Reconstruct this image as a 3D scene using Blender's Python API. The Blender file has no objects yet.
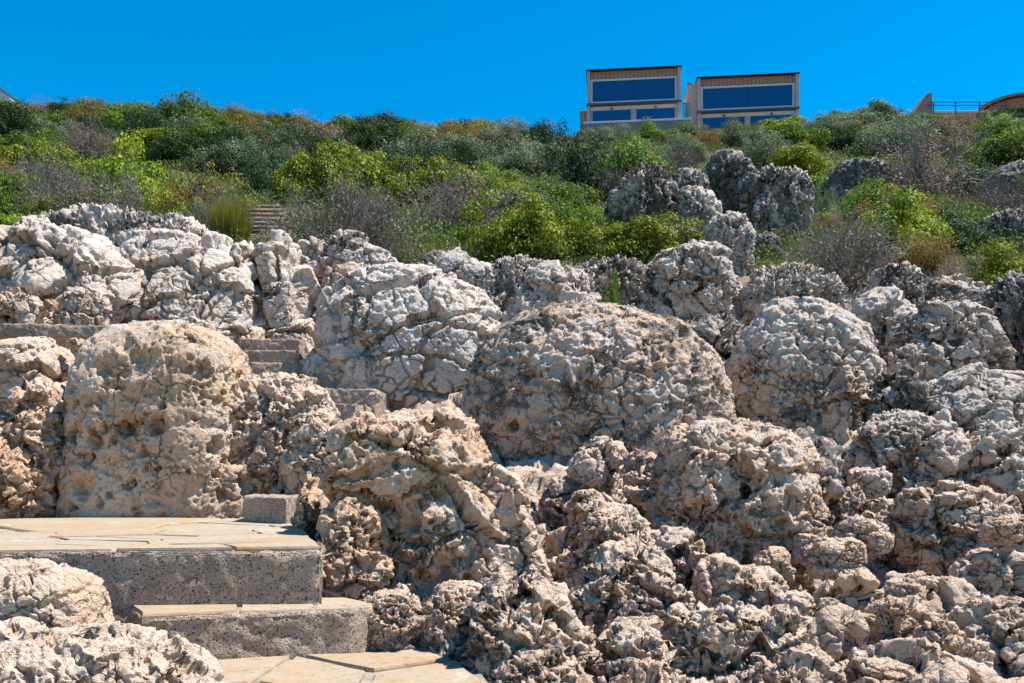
import bpy, bmesh, math, random
import numpy as np
from mathutils import Vector, Matrix, Euler

scn = bpy.context.scene
COL = scn.collection
F = 887.0            # focal length in picture pixels of a 1024 wide frame
HY = 470.0           # picture row of the eye level
EYE = 0.80           # eye height above the lowest landing
R = math.radians
rnd = random.Random(11)

def at(px, py, d):
    """point seen at picture px,py at forward distance d (metres)"""
    return Vector(((px - 512.0) / F * d, d, EYE + (HY - py) / F * d))

# ------------------------------------------------------------------ object helpers
def mesh_np(name, verts, faces, smooth=True):
    """verts (n,3); faces (m,k) array or list of arrays of equal width"""
    if not isinstance(faces, list):
        faces = [faces]
    me = bpy.data.meshes.new(name)
    verts = np.asarray(verts, dtype=np.float32)
    me.vertices.add(len(verts))
    me.vertices.foreach_set('co', verts.ravel())
    tot = sum(f.size for f in faces)
    nf = sum(len(f) for f in faces)
    me.loops.add(tot)
    me.polygons.add(nf)
    me.loops.foreach_set('vertex_index', np.concatenate([f.ravel() for f in faces]).astype(np.int32))
    sizes = np.concatenate([np.full(len(f), f.shape[1]) for f in faces]).astype(np.int32)
    starts = np.concatenate([[0], np.cumsum(sizes)[:-1]]).astype(np.int32)
    me.polygons.foreach_set('loop_start', starts)
    if smooth:
        me.polygons.foreach_set('use_smooth', np.ones(nf, dtype=bool))
    me.update(calc_edges=True)
    return me

def link(name, data, mat=None, parent=None, loc=None):
    o = bpy.data.objects.new(name, data)
    COL.objects.link(o)
    if mat is not None:
        if data.materials:
            data.materials[0] = mat
        else:
            data.materials.append(mat)
    if parent is not None:
        o.parent = parent
    if loc is not None:
        o.location = loc
    return o

def tag(o, label=None, cat=None, group=None, kind=None):
    if label: o['label'] = label
    if cat: o['category'] = cat
    if group: o['group'] = group
    if kind: o['kind'] = kind
    return o

def empty(name, loc, label, cat, group=None, rz=0.0):
    o = bpy.data.objects.new(name, None)
    COL.objects.link(o)
    o.empty_display_size = 0.2
    o.location = loc
    o.rotation_euler = (0, 0, rz)
    return tag(o, label, cat, group)

def box_mesh(name, x0, x1, y0, y1, z0, z1, bevel=0.0, seg=2):
    bm = bmesh.new()
    v = [bm.verts.new((x, y, z)) for z in (z0, z1) for y in (y0, y1) for x in (x0, x1)]
    for f in ((0, 2, 3, 1), (4, 5, 7, 6), (0, 1, 5, 4), (2, 6, 7, 3), (0, 4, 6, 2), (1, 3, 7, 5)):
        bm.faces.new([v[i] for i in f])
    if bevel:
        bmesh.ops.bevel(bm, geom=list(bm.edges), offset=bevel, segments=seg, profile=0.5, affect='EDGES')
    bm.normal_update()
    me = bpy.data.meshes.new(name)
    bm.to_mesh(me); bm.free()
    return me

def prism_mesh(name, pts, z0, z1):
    """vertical prism on a ccw outline of xy points"""
    bm = bmesh.new()
    lo = [bm.verts.new((p[0], p[1], z0)) for p in pts]
    hi = [bm.verts.new((p[0], p[1], z1)) for p in pts]
    n = len(pts)
    bm.faces.new(hi)
    bm.faces.new(lo[::-1])
    for i in range(n):
        bm.faces.new((lo[i], lo[(i + 1) % n], hi[(i + 1) % n], hi[i]))
    bm.normal_update()
    me = bpy.data.meshes.new(name)
    bm.to_mesh(me); bm.free()
    return me

# ------------------------------------------------------------------ node helper
class T:
    def __init__(s, tree):
        s.t = tree
    def n(s, typ, **kw):
        nd = s.t.nodes.new(typ)
        for k, v in kw.items():
            setattr(nd, k, v)
        return nd
    def put(s, sock, v):
        if v is None:
            return
        if hasattr(v, 'is_output'):
            s.t.links.new(v, sock)
        else:
            sock.default_value = v
    def m(s, op, a, b=None, c=None, clamp=False):
        nd = s.n('ShaderNodeMath', operation=op); nd.use_clamp = clamp
        s.put(nd.inputs[0], a); s.put(nd.inputs[1], b); s.put(nd.inputs[2], c)
        return nd.outputs[0]
    def v(s, op, a, b=None, scale=None):
        nd = s.n('ShaderNodeVectorMath', operation=op)
        s.put(nd.inputs[0], a); s.put(nd.inputs[1], b)
        if scale is not None:
            s.put(nd.inputs['Scale'], scale)
        return nd.outputs[1] if op in ('DOT_PRODUCT', 'LENGTH', 'DISTANCE') else nd.outputs[0]
    def noise(s, vec, scale, detail=2.0, rough=0.5, dist=0.0, typ='FBM'):
        nd = s.n('ShaderNodeTexNoise')
        nd.noise_type = typ
        s.put(nd.inputs['Vector'], vec); s.put(nd.inputs['Scale'], scale)
        nd.inputs['Detail'].default_value = detail
        nd.inputs['Roughness'].default_value = rough
        nd.inputs['Distortion'].default_value = dist
        return nd.outputs[0], nd.outputs[1]
    def voro(s, vec, scale, feature='F1', rand=1.0, smooth=0.3):
        nd = s.n('ShaderNodeTexVoronoi', feature=feature)
        s.put(nd.inputs['Vector'], vec); s.put(nd.inputs['Scale'], scale)
        nd.inputs['Randomness'].default_value = rand
        if feature == 'SMOOTH_F1':
            nd.inputs['Smoothness'].default_value = smooth
        return nd
    def ss(s, x, a, b, lo=0.0, hi=1.0):
        nd = s.n('ShaderNodeMapRange', interpolation_type='SMOOTHSTEP')
        s.put(nd.inputs[0], x)
        for i, q in enumerate((a, b, lo, hi)):
            s.put(nd.inputs[1 + i], q)
        return nd.outputs[0]
    def mix(s, fac, a, b, mode='MIX'):
        nd = s.n('ShaderNodeMix', data_type='RGBA', blend_type=mode)
        s.put(nd.inputs[0], fac)
        for sock, q in ((nd.inputs[6], a), (nd.inputs[7], b)):
            if isinstance(q, tuple) and len(q) == 3:
                q = (*q, 1.0)
            s.put(sock, q)
        return nd.outputs[2]
    def sep(s, vec):
        nd = s.n('ShaderNodeSeparateXYZ'); s.put(nd.inputs[0], vec)
        return nd.outputs
    def comb(s, x, y, z):
        nd = s.n('ShaderNodeCombineXYZ')
        for i, q in enumerate((x, y, z)):
            s.put(nd.inputs[i], q)
        return nd.outputs[0]

def material(name):
    m = bpy.data.materials.new(name)
    m.use_nodes = True
    m.node_tree.nodes.clear()
    t = T(m.node_tree)
    out = t.n('ShaderNodeOutputMaterial')
    b = t.n('ShaderNodeBsdfPrincipled')
    t.t.links.new(b.outputs[0], out.inputs[0])
    b.inputs['Specular IOR Level'].default_value = 0.3
    return m, t, b, out

def simple_mat(name, col, rough=0.7, vary=0.12, scale=3.0, bump=0.0, metallic=0.0, spec=0.3):
    m, t, b, out = material(name)
    co = t.n('ShaderNodeTexCoord').outputs['Object']
    f, _ = t.noise(co, scale, 5, 0.6)
    lo = tuple(c * (1 - vary) for c in col); hi = tuple(min(1, c * (1 + vary)) for c in col)
    t.put(b.inputs['Base Color'], t.mix(t.ss(f, 0.3, 0.7), lo, hi))
    b.inputs['Roughness'].default_value = rough
    b.inputs['Metallic'].default_value = metallic
    b.inputs['Specular IOR Level'].default_value = spec
    if bump:
        bp = t.n('ShaderNodeBump'); bp.inputs['Strength'].default_value = bump
        bp.inputs['Distance'].default_value = 0.01
        f2, _ = t.noise(co, scale * 12, 6, 0.7)
        t.put(bp.inputs['Height'], f2)
        t.t.links.new(bp.outputs[0], b.inputs['Normal'])
    return m

# ------------------------------------------------------------------ rock material
def rock_colour(t, soilmix=None):
    geo = t.n('ShaderNodeNewGeometry')
    P = geo.outputs['Position']
    def oattr(nm):
        a = t.n('ShaderNodeAttribute', attribute_type='OBJECT', attribute_name=nm)
        return a.outputs['Fac']
    warm, lichen, pale, fs = oattr('warm'), oattr('lichen'), oattr('pale'), oattr('grain')
    oi = t.n('ShaderNodeObjectInfo')
    Pn = t.v('ADD', P, t.v('SCALE', t.comb(3.1, 7.7, 5.3), scale=t.m('MULTIPLY', oi.outputs['Random'], 40.0)))
    Q = t.v('SCALE', Pn, scale=fs)                       # grain: detail size shrinks on near stones
    big, bigc = t.noise(Q, 0.7, 4, 0.6)
    mid, _ = t.noise(Q, 3.0, 8, 0.7)
    fine, _ = t.noise(Q, 14.0, 8, 0.75)
    vor = t.voro(t.v('ADD', Q, t.v('SCALE', bigc, scale=0.3)), 5.0)
    cellv = t.sep(vor.outputs['Color'])
    # limestone: grey to cream, chip by chip
    c = t.mix(t.ss(mid, 0.3, 0.7), (0.445, 0.37, 0.31), (0.65, 0.56, 0.48))
    c = t.mix(t.m('MULTIPLY', t.ss(cellv[0], 0.2, 0.9), 0.5), c, (0.56, 0.495, 0.44))
    c = t.mix(t.m('MULTIPLY', pale, t.ss(fine, 0.35, 0.70, 0.35, 0.95)), c, (0.78, 0.705, 0.635))
    c = t.mix(1.0, c, t.mix(oattr('tint'), (0.88, 0.875, 0.88), (1.04, 0.93, 0.84)), 'MULTIPLY')
    # iron stain, ochre and salmon
    w = t.m('MULTIPLY', t.ss(t.m('ADD', big, t.m('MULTIPLY', mid, 0.35)), 0.52, 0.82), warm)
    c = t.mix(t.m('MULTIPLY', w, 0.9), c, (0.47, 0.275, 0.135))
    w2 = t.m('MULTIPLY', t.ss(cellv[1], 0.52, 0.72), t.m('MULTIPLY', warm, 0.95))
    c = t.mix(w2, c, (0.64, 0.41, 0.265))
    # grey lichen crust, thicker on weathered upper faces
    nz = t.sep(geo.outputs['Normal'])[2]
    lf = t.m('ADD', t.m('MULTIPLY', mid, 0.55), t.m('MULTIPLY', fine, 0.5))
    lf = t.m('ADD', lf, t.m('MULTIPLY', big, 0.45))
    thr = t.m('SUBTRACT', 1.01, t.m('MULTIPLY', lichen, 0.37))
    l1 = t.ss(t.m('SUBTRACT', lf, thr), -0.02, 0.025)
    lc = t.mix(t.ss(fine, 0.4, 0.65), (0.045, 0.042, 0.040), (0.19, 0.175, 0.165))
    c = t.mix(t.m('MULTIPLY', l1, 0.88), c, lc)
    # dark hairline joints, drawn in colour and bump
    we = t.v('ADD', t.v('ADD', Q, t.v('SCALE', bigc, scale=0.55)), t.v('SCALE', t.noise(Q, 5.0, 4, 0.65)[1], scale=0.16))
    e1 = t.voro(we, 1.5, 'DISTANCE_TO_EDGE').outputs['Distance']
    e2 = t.voro(t.v('MULTIPLY', we, (1.0, 1.0, 1.5)), 3.4, 'DISTANCE_TO_EDGE').outputs['Distance']
    k1 = t.m('MULTIPLY', t.ss(e1, 0.024, 0.004), t.ss(big, 0.45, 0.56))
    k2 = t.m('MULTIPLY', t.ss(e2, 0.034, 0.006), t.ss(mid, 0.46, 0.60))
    k = t.m('MAXIMUM', k1, t.m('MULTIPLY', k2, 0.8))
    c = t.mix(t.m('MULTIPLY', k, 0.85), c, (0.085, 0.07, 0.06))
    # black specks
    sp = t.voro(Q, 32.0)
    s1 = t.m('MULTIPLY', t.ss(sp.outputs['Distance'], 0.34, 0.2), t.ss(mid, 0.42, 0.62))
    c = t.mix(t.m('MULTIPLY', s1, t.m('MULTIPLY', lichen, 0.75)), c, (0.06, 0.055, 0.05))
    return c, Q, t.m('SUBTRACT', fine, k), mid, P

def rock_bump(t, Q, fine, strength=0.6):
    f2, _ = t.noise(Q, 30.0, 8, 0.75)
    v = t.voro(Q, 22.0)
    pit = t.ss(v.outputs['Distance'], 0.12, 0.42)
    v2 = t.voro(Q, 9.0, 'DISTANCE_TO_EDGE')
    cr = t.ss(v2.outputs['Distance'], 0.0, 0.06)
    h = t.m('ADD', t.m('MULTIPLY', f2, 1.0), t.m('MULTIPLY', pit, 0.35))
    h = t.m('ADD', h, t.m('MULTIPLY', fine, 0.9))
    h = t.m('ADD', h, t.m('MULTIPLY', cr, 0.25))
    b = t.n('ShaderNodeBump')
    b.inputs['Strength'].default_value = strength
    b.inputs['Distance'].default_value = 0.045
    t.put(b.inputs['Height'], h)
    return b.outputs[0]

def make_rock_mat():
    m, t, b, out = material('weathered_limestone')
    c, Q, fine, mid, P = rock_colour(t)
    t.put(b.inputs['Base Color'], c)
    b.inputs['Roughness'].default_value = 0.92
    b.inputs['Specular IOR Level'].default_value = 0.2
    t.put(b.inputs['Normal'], rock_bump(t, Q, fine))
    return m
ROCK = make_rock_mat()

def make_terrain_mat():
    m, t, b, out = material('hillside')
    c, Q, fine, mid, P = rock_colour(t)
    at_ = t.n('ShaderNodeAttribute', attribute_type='GEOMETRY', attribute_name='soil')
    n1, _ = t.noise(P, 1.3, 6, 0.65)
    n2, _ = t.noise(P, 9.0, 5, 0.7)
    soil = t.mix(t.ss(n1, 0.35, 0.65), (0.12, 0.085, 0.05), (0.07, 0.08, 0.03))
    soil = t.mix(t.ss(n2, 0.5, 0.7), soil, (0.17, 0.13, 0.08))
    t.put(b.inputs['Base Color'], t.mix(at_.outputs['Fac'], c, soil))
    b.inputs['Roughness'].default_value = 0.95
    b.inputs['Specular IOR Level'].default_value = 0.15
    t.put(b.inputs['Normal'], rock_bump(t, Q, fine))
    return m

# ------------------------------------------------------------------ rock relief (geometry nodes, applied)
def relief_tree():
    g = bpy.data.node_groups.new('rock_relief', 'GeometryNodeTree')
    I = g.interface
    I.new_socket('Geometry', in_out='INPUT', socket_type='NodeSocketGeometry')
    specs = [('Seed', 'NodeSocketVector'), ('Size', 'NodeSocketFloat'), ('Large', 'NodeSocketFloat'), ('Block', 'NodeSocketFloat'),
             ('Knob', 'NodeSocketFloat'), ('Pit', 'NodeSocketFloat'), ('Flute', 'NodeSocketFloat'), ('Fine', 'NodeSocketFloat'),
             ('Dip', 'NodeSocketVector'), ('Bowl', 'NodeSocketFloat')]
    for nm, ty in specs:
        I.new_socket(nm, in_out='INPUT', socket_type=ty)
    I.new_socket('Geometry', in_out='OUTPUT', socket_type='NodeSocketGeometry')
    t = T(g)
    gi = t.n('NodeGroupInput'); go = t.n('NodeGroupOutput')
    i = {o.name: o for o in gi.outputs}
    pos = t.n('GeometryNodeInputPosition').outputs[0]
    nor = t.n('GeometryNodeInputNormal').outputs[0]
    na = t.n('GeometryNodeInputNamedAttribute', data_type='FLOAT'); na.inputs[0].default_value = 'rocky'
    mask = na.outputs[0]
    inv = t.m('DIVIDE', 1.0, i['Size'])
    Q0 = t.v('ADD', t.v('SCALE', pos, scale=inv), i['Seed'])
    vr = t.n('ShaderNodeVectorRotate', rotation_type='EULER_XYZ')
    t.put(vr.inputs['Vector'], Q0); t.put(vr.inputs['Rotation'], i['Dip'])
    Q = vr.outputs[0]
    def centred(fac):
        return t.m('SUBTRACT', fac, 0.5)
    def setpos(geom, h):
        sp = t.n('GeometryNodeSetPosition')
        t.t.links.new(geom, sp.inputs['Geometry'])
        off = t.v('SCALE', nor, scale=t.m('MULTIPLY', t.m('MULTIPLY', h, i['Size']), mask))
        t.put(sp.inputs['Offset'], off)
        return sp.outputs[0]
    def add(*a):
        r = a[0]
        for b in a[1:]:
            r = t.m('ADD', r, b)
        return r
    def mul(*a):
        r = a[0]
        for b in a[1:]:
            r = t.m('MULTIPLY', r, b)
        return r
    # --- stage 1: mass, joints and tilted blocks
    n1, _ = t.noise(Q, 0.55, 3, 0.5)
    n1b, n1c = t.noise(Q, 1.4, 3, 0.5)
    warp = t.v('ADD', Q, t.v('SCALE', t.v('SUBTRACT', n1c, (0.5, 0.5, 0.5)), scale=0.55))
    bed = t.v('MULTIPLY', warp, (1.0, 1.0, 1.7))
    V1 = t.voro(bed, 1.15)
    c1 = V1.outputs['Color']
    rel = t.v('SUBTRACT', bed, t.v('SCALE', V1.outputs['Position'], scale=1.0))
    tilt = t.v('DOT_PRODUCT', rel, t.v('SUBTRACT', c1, (0.5, 0.5, 0.5)))
    E1 = t.voro(bed, 1.15, 'DISTANCE_TO_EDGE').outputs['Distance']
    crack1 = t.ss(E1, 0.0, 0.085, -1.0, 0.0)
    offs = centred(t.sep(c1)[2])
    stage1 = add(mul(centred(n1), 0.75, i['Large']),
                 mul(i['Block'], add(mul(t.ss(t.sep(c1)[2], 0.45, 0.95), -0.22), mul(tilt, 0.42), mul(crack1, 0.22))))
    fl = t.v('MULTIPLY', warp, (8.0, 8.0, 0.55))
    nf, _ = t.noise(fl, 1.0, 3, 0.55)
    ridge = t.m('ABSOLUTE', t.m('SUBTRACT', nf, 0.5))
    stage1 = add(stage1, mul(i['Flute'], add(mul(ridge, -0.0), mul(t.ss(ridge, 0.0, 0.13, -1.0, 0.0), 0.13))))
    g1 = setpos(gi.outputs[0], stage1)
    # --- stage 2: knobs, hollows
    w2n, w2c = t.noise(Q, 3.3, 3, 0.6)
    warp2 = t.v('ADD', Q, t.v('SCALE', t.v('SUBTRACT', w2c, (0.5, 0.5, 0.5)), scale=0.30))
    E2 = t.voro(warp2, 3.6, 'DISTANCE_TO_EDGE').outputs['Distance']
    V2 = t.voro(warp2, 3.6)
    o2 = centred(t.sep(V2.outputs['Color'])[0])
    rel2 = t.v('SUBTRACT', warp2, V2.outputs['Position'])
    tilt2 = t.v('DOT_PRODUCT', rel2, t.v('SUBTRACT', V2.outputs['Color'], (0.5, 0.5, 0.5)))
    S2 = t.voro(warp2, 3.6, 'SMOOTH_F1', smooth=0.25).outputs['Distance']
    knobh = add(mul(t.ss(S2, 0.55, 0.25), 0.07), mul(t.ss(E2, 0.0, 0.09, -1.0, 0.0), 0.055), mul(o2, 0.06))
    jm, _ = t.noise(t.v('ADD', Q, (1.0, 14.0, 3.0)), 1.3, 2, 0.5)
    joint = mul(t.ss(E2, 0.0, 0.055, -1.0, 0.0), t.ss(jm, 0.42, 0.55, 0.1, 1.0))
    blockh = add(mul(o2, 0.06), mul(tilt2, 0.24), mul(joint, 0.10))
    pm, _ = t.noise(Q, 1.1, 2, 0.5)
    pmask = t.ss(pm, 0.36, 0.56)
    VP = t.voro(warp2, 2.6)
    sel = t.ss(t.sep(VP.outputs['Color'])[1], 0.35, 0.5)
    hole1 = mul(t.ss(VP.outputs['Distance'], 0.42, 0.14), sel, -0.26)
    VQ = t.voro(t.v('ADD', warp2, (3.0, 9.0, 1.0)), 6.5)
    sel2 = t.ss(t.sep(VQ.outputs['Color'])[1], 0.35, 0.5)
    hole2 = mul(t.ss(VQ.outputs['Distance'], 0.45, 0.15), sel2, -0.11)
    nz2, _ = t.noise(Q, 4.5, 7, 0.62)
    rm, _ = t.noise(t.v('ADD', Q, (11.0, 4.0, 8.0)), 0.9, 3, 0.55)
    rough = t.ss(rm, 0.36, 0.62, 0.20, 1.0)
    pm2, _ = t.noise(t.v('ADD', Q, (21.0, 5.0, 2.0)), 1.2, 2, 0.5)
    F2 = t.voro(warp2, 4.2).outputs['Distance']
    F2b = t.voro(t.v('MULTIPLY', t.v('ADD', warp2, (5.0, 2.0, 7.0)), (1.0, 1.0, 1.5)), 2.1).outputs['Distance']
    bedn, _ = t.noise(t.v('MULTIPLY', warp2, (0.9, 0.9, 4.2)), 1.25, 4, 0.55)
    bedh = mul(t.ss(t.m('ABSOLUTE', t.m('SUBTRACT', bedn, 0.5)), 0.0, 0.07, -1.0, 0.0), 0.075)
    bowlh = add(mul(t.ss(F2, 0.50, 0.08), -0.115), mul(t.ss(F2b, 0.52, 0.10), t.ss(pm2, 0.42, 0.58), -0.16), bedh)
    stage2 = add(mul(rough, add(mul(i['Knob'], knobh), mul(i['Bowl'], bowlh))), mul(i['Block'], blockh, t.m('ADD', mul(rough, 0.6), 0.4)),
                 mul(i['Pit'], pmask, add(hole1, hole2)), mul(joint, 0.075, i['Fine']), mul(centred(nz2), 0.15, i['Fine']))
    g2 = setpos(g1, stage2)
    # --- stage 3: fine crust
    warp3 = t.v('ADD', Q, t.v('SCALE', w2c, scale=0.2))
    S3 = t.voro(warp3, 10.0, 'SMOOTH_F1', smooth=0.2).outputs['Distance']
    VR = t.voro(warp3, 15.0)
    hole3 = mul(t.ss(VR.outputs['Distance'], 0.45, 0.15), t.ss(t.sep(VR.outputs['Color'])[1], 0.4, 0.5), -0.035)
    nz3, _ = t.noise(Q, 14.0, 6, 0.65)
    F3 = t.voro(t.v('ADD', warp3, (2.0, 2.0, 9.0)), 9.5).outputs['Distance']
    F3b = t.voro(t.v('ADD', warp3, (6.0, 1.0, 4.0)), 20.0).outputs['Distance']
    V3c = t.voro(t.v('ADD', warp3, (8.0, 3.0, 1.0)), 8.0)
    chipt = t.v('DOT_PRODUCT', t.v('SUBTRACT', t.v('ADD', warp3, (8.0, 3.0, 1.0)), V3c.outputs['Position']), t.v('SUBTRACT', V3c.outputs['Color'], (0.5, 0.5, 0.5)))
    crust = add(mul(t.ss(F3, 0.5, 0.1), -0.060), mul(t.ss(F3b, 0.5, 0.1), -0.026))
    stage3 = add(mul(rough, i['Bowl'], crust), mul(i['Knob'], t.m('SUBTRACT', 0.5, S3), 0.055), mul(i['Pit'], hole3), mul(centred(nz3), 0.09, i['Fine']), mul(chipt, 0.07, i['Block']))
    g3 = setpos(g2, stage3)
    t.t.links.new(g3, go.inputs[0])
    ids = {s.name: s.identifier for s in I.items_tree if s.item_type == 'SOCKET' and s.in_out == 'INPUT'}
    return g, ids
RELIEF, RID = relief_tree()
PENDING = []

def add_relief(o, seed, size, large=0.3, block=0.5, knob=0.5, pit=0.5, flute=0.0, fine=1.0, bowl=0.6, dip=(0, 0, 0)):
    md = o.modifiers.new('relief', 'NODES')
    md.node_group = RELIEF
    for k, v in (('Seed', seed), ('Size', size), ('Large', large), ('Block', block), ('Knob', knob), ('Pit', pit),
                 ('Flute', flute), ('Fine', fine), ('Dip', dip), ('Bowl', bowl)):
        md[RID[k]] = tuple(float(q) for q in v) if isinstance(v, (tuple, list)) else float(v)
    PENDING.append(o)

def apply_relief():
    import time; t0 = time.time()
    dg = bpy.context.evaluated_depsgraph_get()
    dg.update()
    print('relief evaluated', time.time() - t0)
    done = []
    for o in PENDING:
        ev = o.evaluated_get(dg)
        me = bpy.data.meshes.new_from_object(ev, preserve_all_data_layers=True, depsgraph=dg)
        done.append((o, me))
    for o, me in done:
        old = o.data
        o.modifiers.clear()
        nm = old.name
        o.data = me
        bpy.data.meshes.remove(old)
        me.name = nm
    PENDING.clear()

def rocky_attr(me, vals=None):
    a = me.attributes.new('rocky', 'FLOAT', 'POINT')
    n = len(me.vertices)
    a.data.foreach_set('value', np.ones(n, dtype=np.float32) if vals is None else vals.astype(np.float32))

_ico = {}
def ico(level):
    if level not in _ico:
        bm = bmesh.new()
        bmesh.ops.create_icosphere(bm, subdivisions=level, radius=1.0)
        me = bpy.data.meshes.new('tmp'); bm.to_mesh(me); bm.free()
        v = np.empty(len(me.vertices) * 3, dtype=np.float64); me.vertices.foreach_get('co', v)
        f = np.empty(len(me.loops), dtype=np.int32); me.loops.foreach_get('vertex_index', f)
        bpy.data.meshes.remove(me)
        _ico[level] = (v.reshape(-1, 3), f.reshape(-1, 3))
    return _ico[level]

def rotm(e):
    return np.array(Euler(e).to_matrix())

def stone_base(level, a, b, c, p, lobes, rot, view, bias=0.62):
    """star-shaped stone: smooth union of superellipsoids, vertices denser on the side of direction view"""
    v, f = ico(level)
    d = v + bias * np.asarray(view)
    d /= np.linalg.norm(d, axis=1)[:, None]
    Rm = rotm(rot)
    mr = max(a, b, c)
    # all lobes: (offset, radii, rot)
    L = [((0, 0, 0), (a, b, c), np.eye(3))] + [(np.array(o_), r_, rotm(e_)) for o_, r_, e_ in lobes]
    dl = d @ Rm                       # into the stone's own frame
    best = np.zeros(len(d))
    ts = np.linspace(0.05, 2.2, 44) * mr
    def inside(t, oo, rr, mm):
        q = (dl * t[:, None] - np.asarray(oo)) @ mm
        q = np.abs(q / np.asarray(rr))
        return (q ** p).sum(1) ** (1 / p)
    for k, (oo, rr, mm) in enumerate(L):
        if k == 0:
            q = np.abs(dl / np.asarray(rr)); r = 1.0 / ((q ** p).sum(1) ** (1 / p))
        else:
            r = np.zeros(len(d))
            for tv in ts:
                tt = np.full(len(d), tv)
                r = np.where(inside(tt, oo, rr, mm) < 1, tv, r)
            lo = r.copy(); hi = r + (ts[1] - ts[0])
            ok = r > 0
            for _ in range(7):
                md = (lo + hi) / 2
                ins = inside(md, oo, rr, mm) < 1
                lo = np.where(ins, md, lo); hi = np.where(ins, hi, md)
            r = np.where(ok, lo, 0)
        h = 0.06 * mr                  # smooth maximum
        x = np.clip(0.5 + 0.5 * (r - best) / h, 0, 1)
        best = np.where((best == 0), r, best * (1 - x) + r * x + h * x * (1 - x)) if k else r
    return d * best[:, None], f

STYLE = {
    'karst':  dict(large=0.42, block=0.62, knob=0.15, bowl=0.48, pit=0.8, flute=0.0, fine=0.9),
    'dome':   dict(large=0.18, block=0.26, knob=0.12, bowl=0.40, pit=0.6, flute=0.0, fine=0.85),
    'block':  dict(large=0.28, block=0.70, knob=0.03, bowl=0.12, pit=0.2, flute=0.0, fine=0.6),
    'smooth': dict(large=0.50, block=0.22, knob=0.03, bowl=0.14, pit=0.8, flute=0.0, fine=0.55),
    'pitted': dict(large=0.45, block=0.60, knob=0.12, bowl=0.42, pit=1.3, flute=0.0, fine=0.85),
    'flute':  dict(large=0.40, block=0.35, knob=0.05, bowl=0.22, pit=0.4, flute=0.9, fine=0.8),
    'chip':   dict(large=0.18, block=0.85, knob=0.02, bowl=0.06, pit=0.15, flute=0.0, fine=0.5),
}

def stone(name, label, x0, x1, y0, y1, d, style='karst', level=6, warm=0.3, lichen=0.6, pale=0.3, dr=0.85, p=2.5,
          lobes=(), rot=(0, 0, 0), size=None, dip=None, cat='boulder', group=None, over=None):
    """a rock whose outline spans picture x0..x1, y0..y1 when seen from the camera at distance d"""
    k = d / F
    a = (x1 - x0) / 2 * k; c = (y1 - y0) / 2 * k; b = dr * (a + c) / 2
    cen = at((x0 + x1) / 2, (y0 + y1) / 2, d)
    view = -np.array((cen.x, cen.y, cen.z - EYE)); view /= np.linalg.norm(view)
    rr = random.Random(hash((x0, y0, x1)) & 0xffff)
    mr = max(a, c)
    if not lobes and (x1 - x0) > 60 and style != 'chip':      # irregular outline: a few shoulders
        lobes = [((rr.choice((-1, 1)) * rr.uniform(.35, .7), rr.uniform(-.45, .25), rr.uniform(-.5, .25)),
                  (rr.uniform(.4, .6), rr.uniform(.5, .8), rr.uniform(.4, .6)), (rr.uniform(-.3, .3), rr.uniform(-.4, .4), rr.uniform(-.6, .6))) for _ in range(3)]
    LB = [((o_[0] * a, o_[1] * b, o_[2] * c), (r_[0] * a, r_[1] * b, r_[2] * c), e_) for o_, r_, e_ in lobes]
    v, f = stone_base(level, a * 0.95, b, c * 0.95, p, LB, rot, view)
    zmin = v[:, 2].min()
    v = v - np.array((0, 0, zmin))
    me = mesh_np(name, v, f)
    rocky_attr(me)
    o = link(name, me, ROCK, loc=(cen.x, cen.y, cen.z + zmin))
    tag(o, label, cat, group)
    o['warm'] = float(warm); o['lichen'] = float(lichen); o['pale'] = float(pale)
    o['grain'] = float(1.0 / (0.11 * d ** 0.75))
    o['tint'] = float(min(1.0, max(0.0, (9.6 - d - cen.x * 0.45) / 4.2)))
    sz = min(size if size else 0.125 * d ** 0.85, 1.0 * max(a, c))
    if x0 > 440 and d < 7.5 and style not in ('chip', 'dome'): sz *= 1.25
    st = dict(STYLE[style])
    if over: st.update(over)
    add_relief(o, tuple(rr.uniform(-40, 40) for _ in range(3)), sz,
               dip=dip if dip else ((rr.uniform(-.12, .12), rr.uniform(-.15, .15), rr.uniform(-3, 3)) if style == 'flute' else (rr.uniform(-.5, .5), rr.uniform(-.5, .5), rr.uniform(-3, 3))), **st)
    return o
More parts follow.
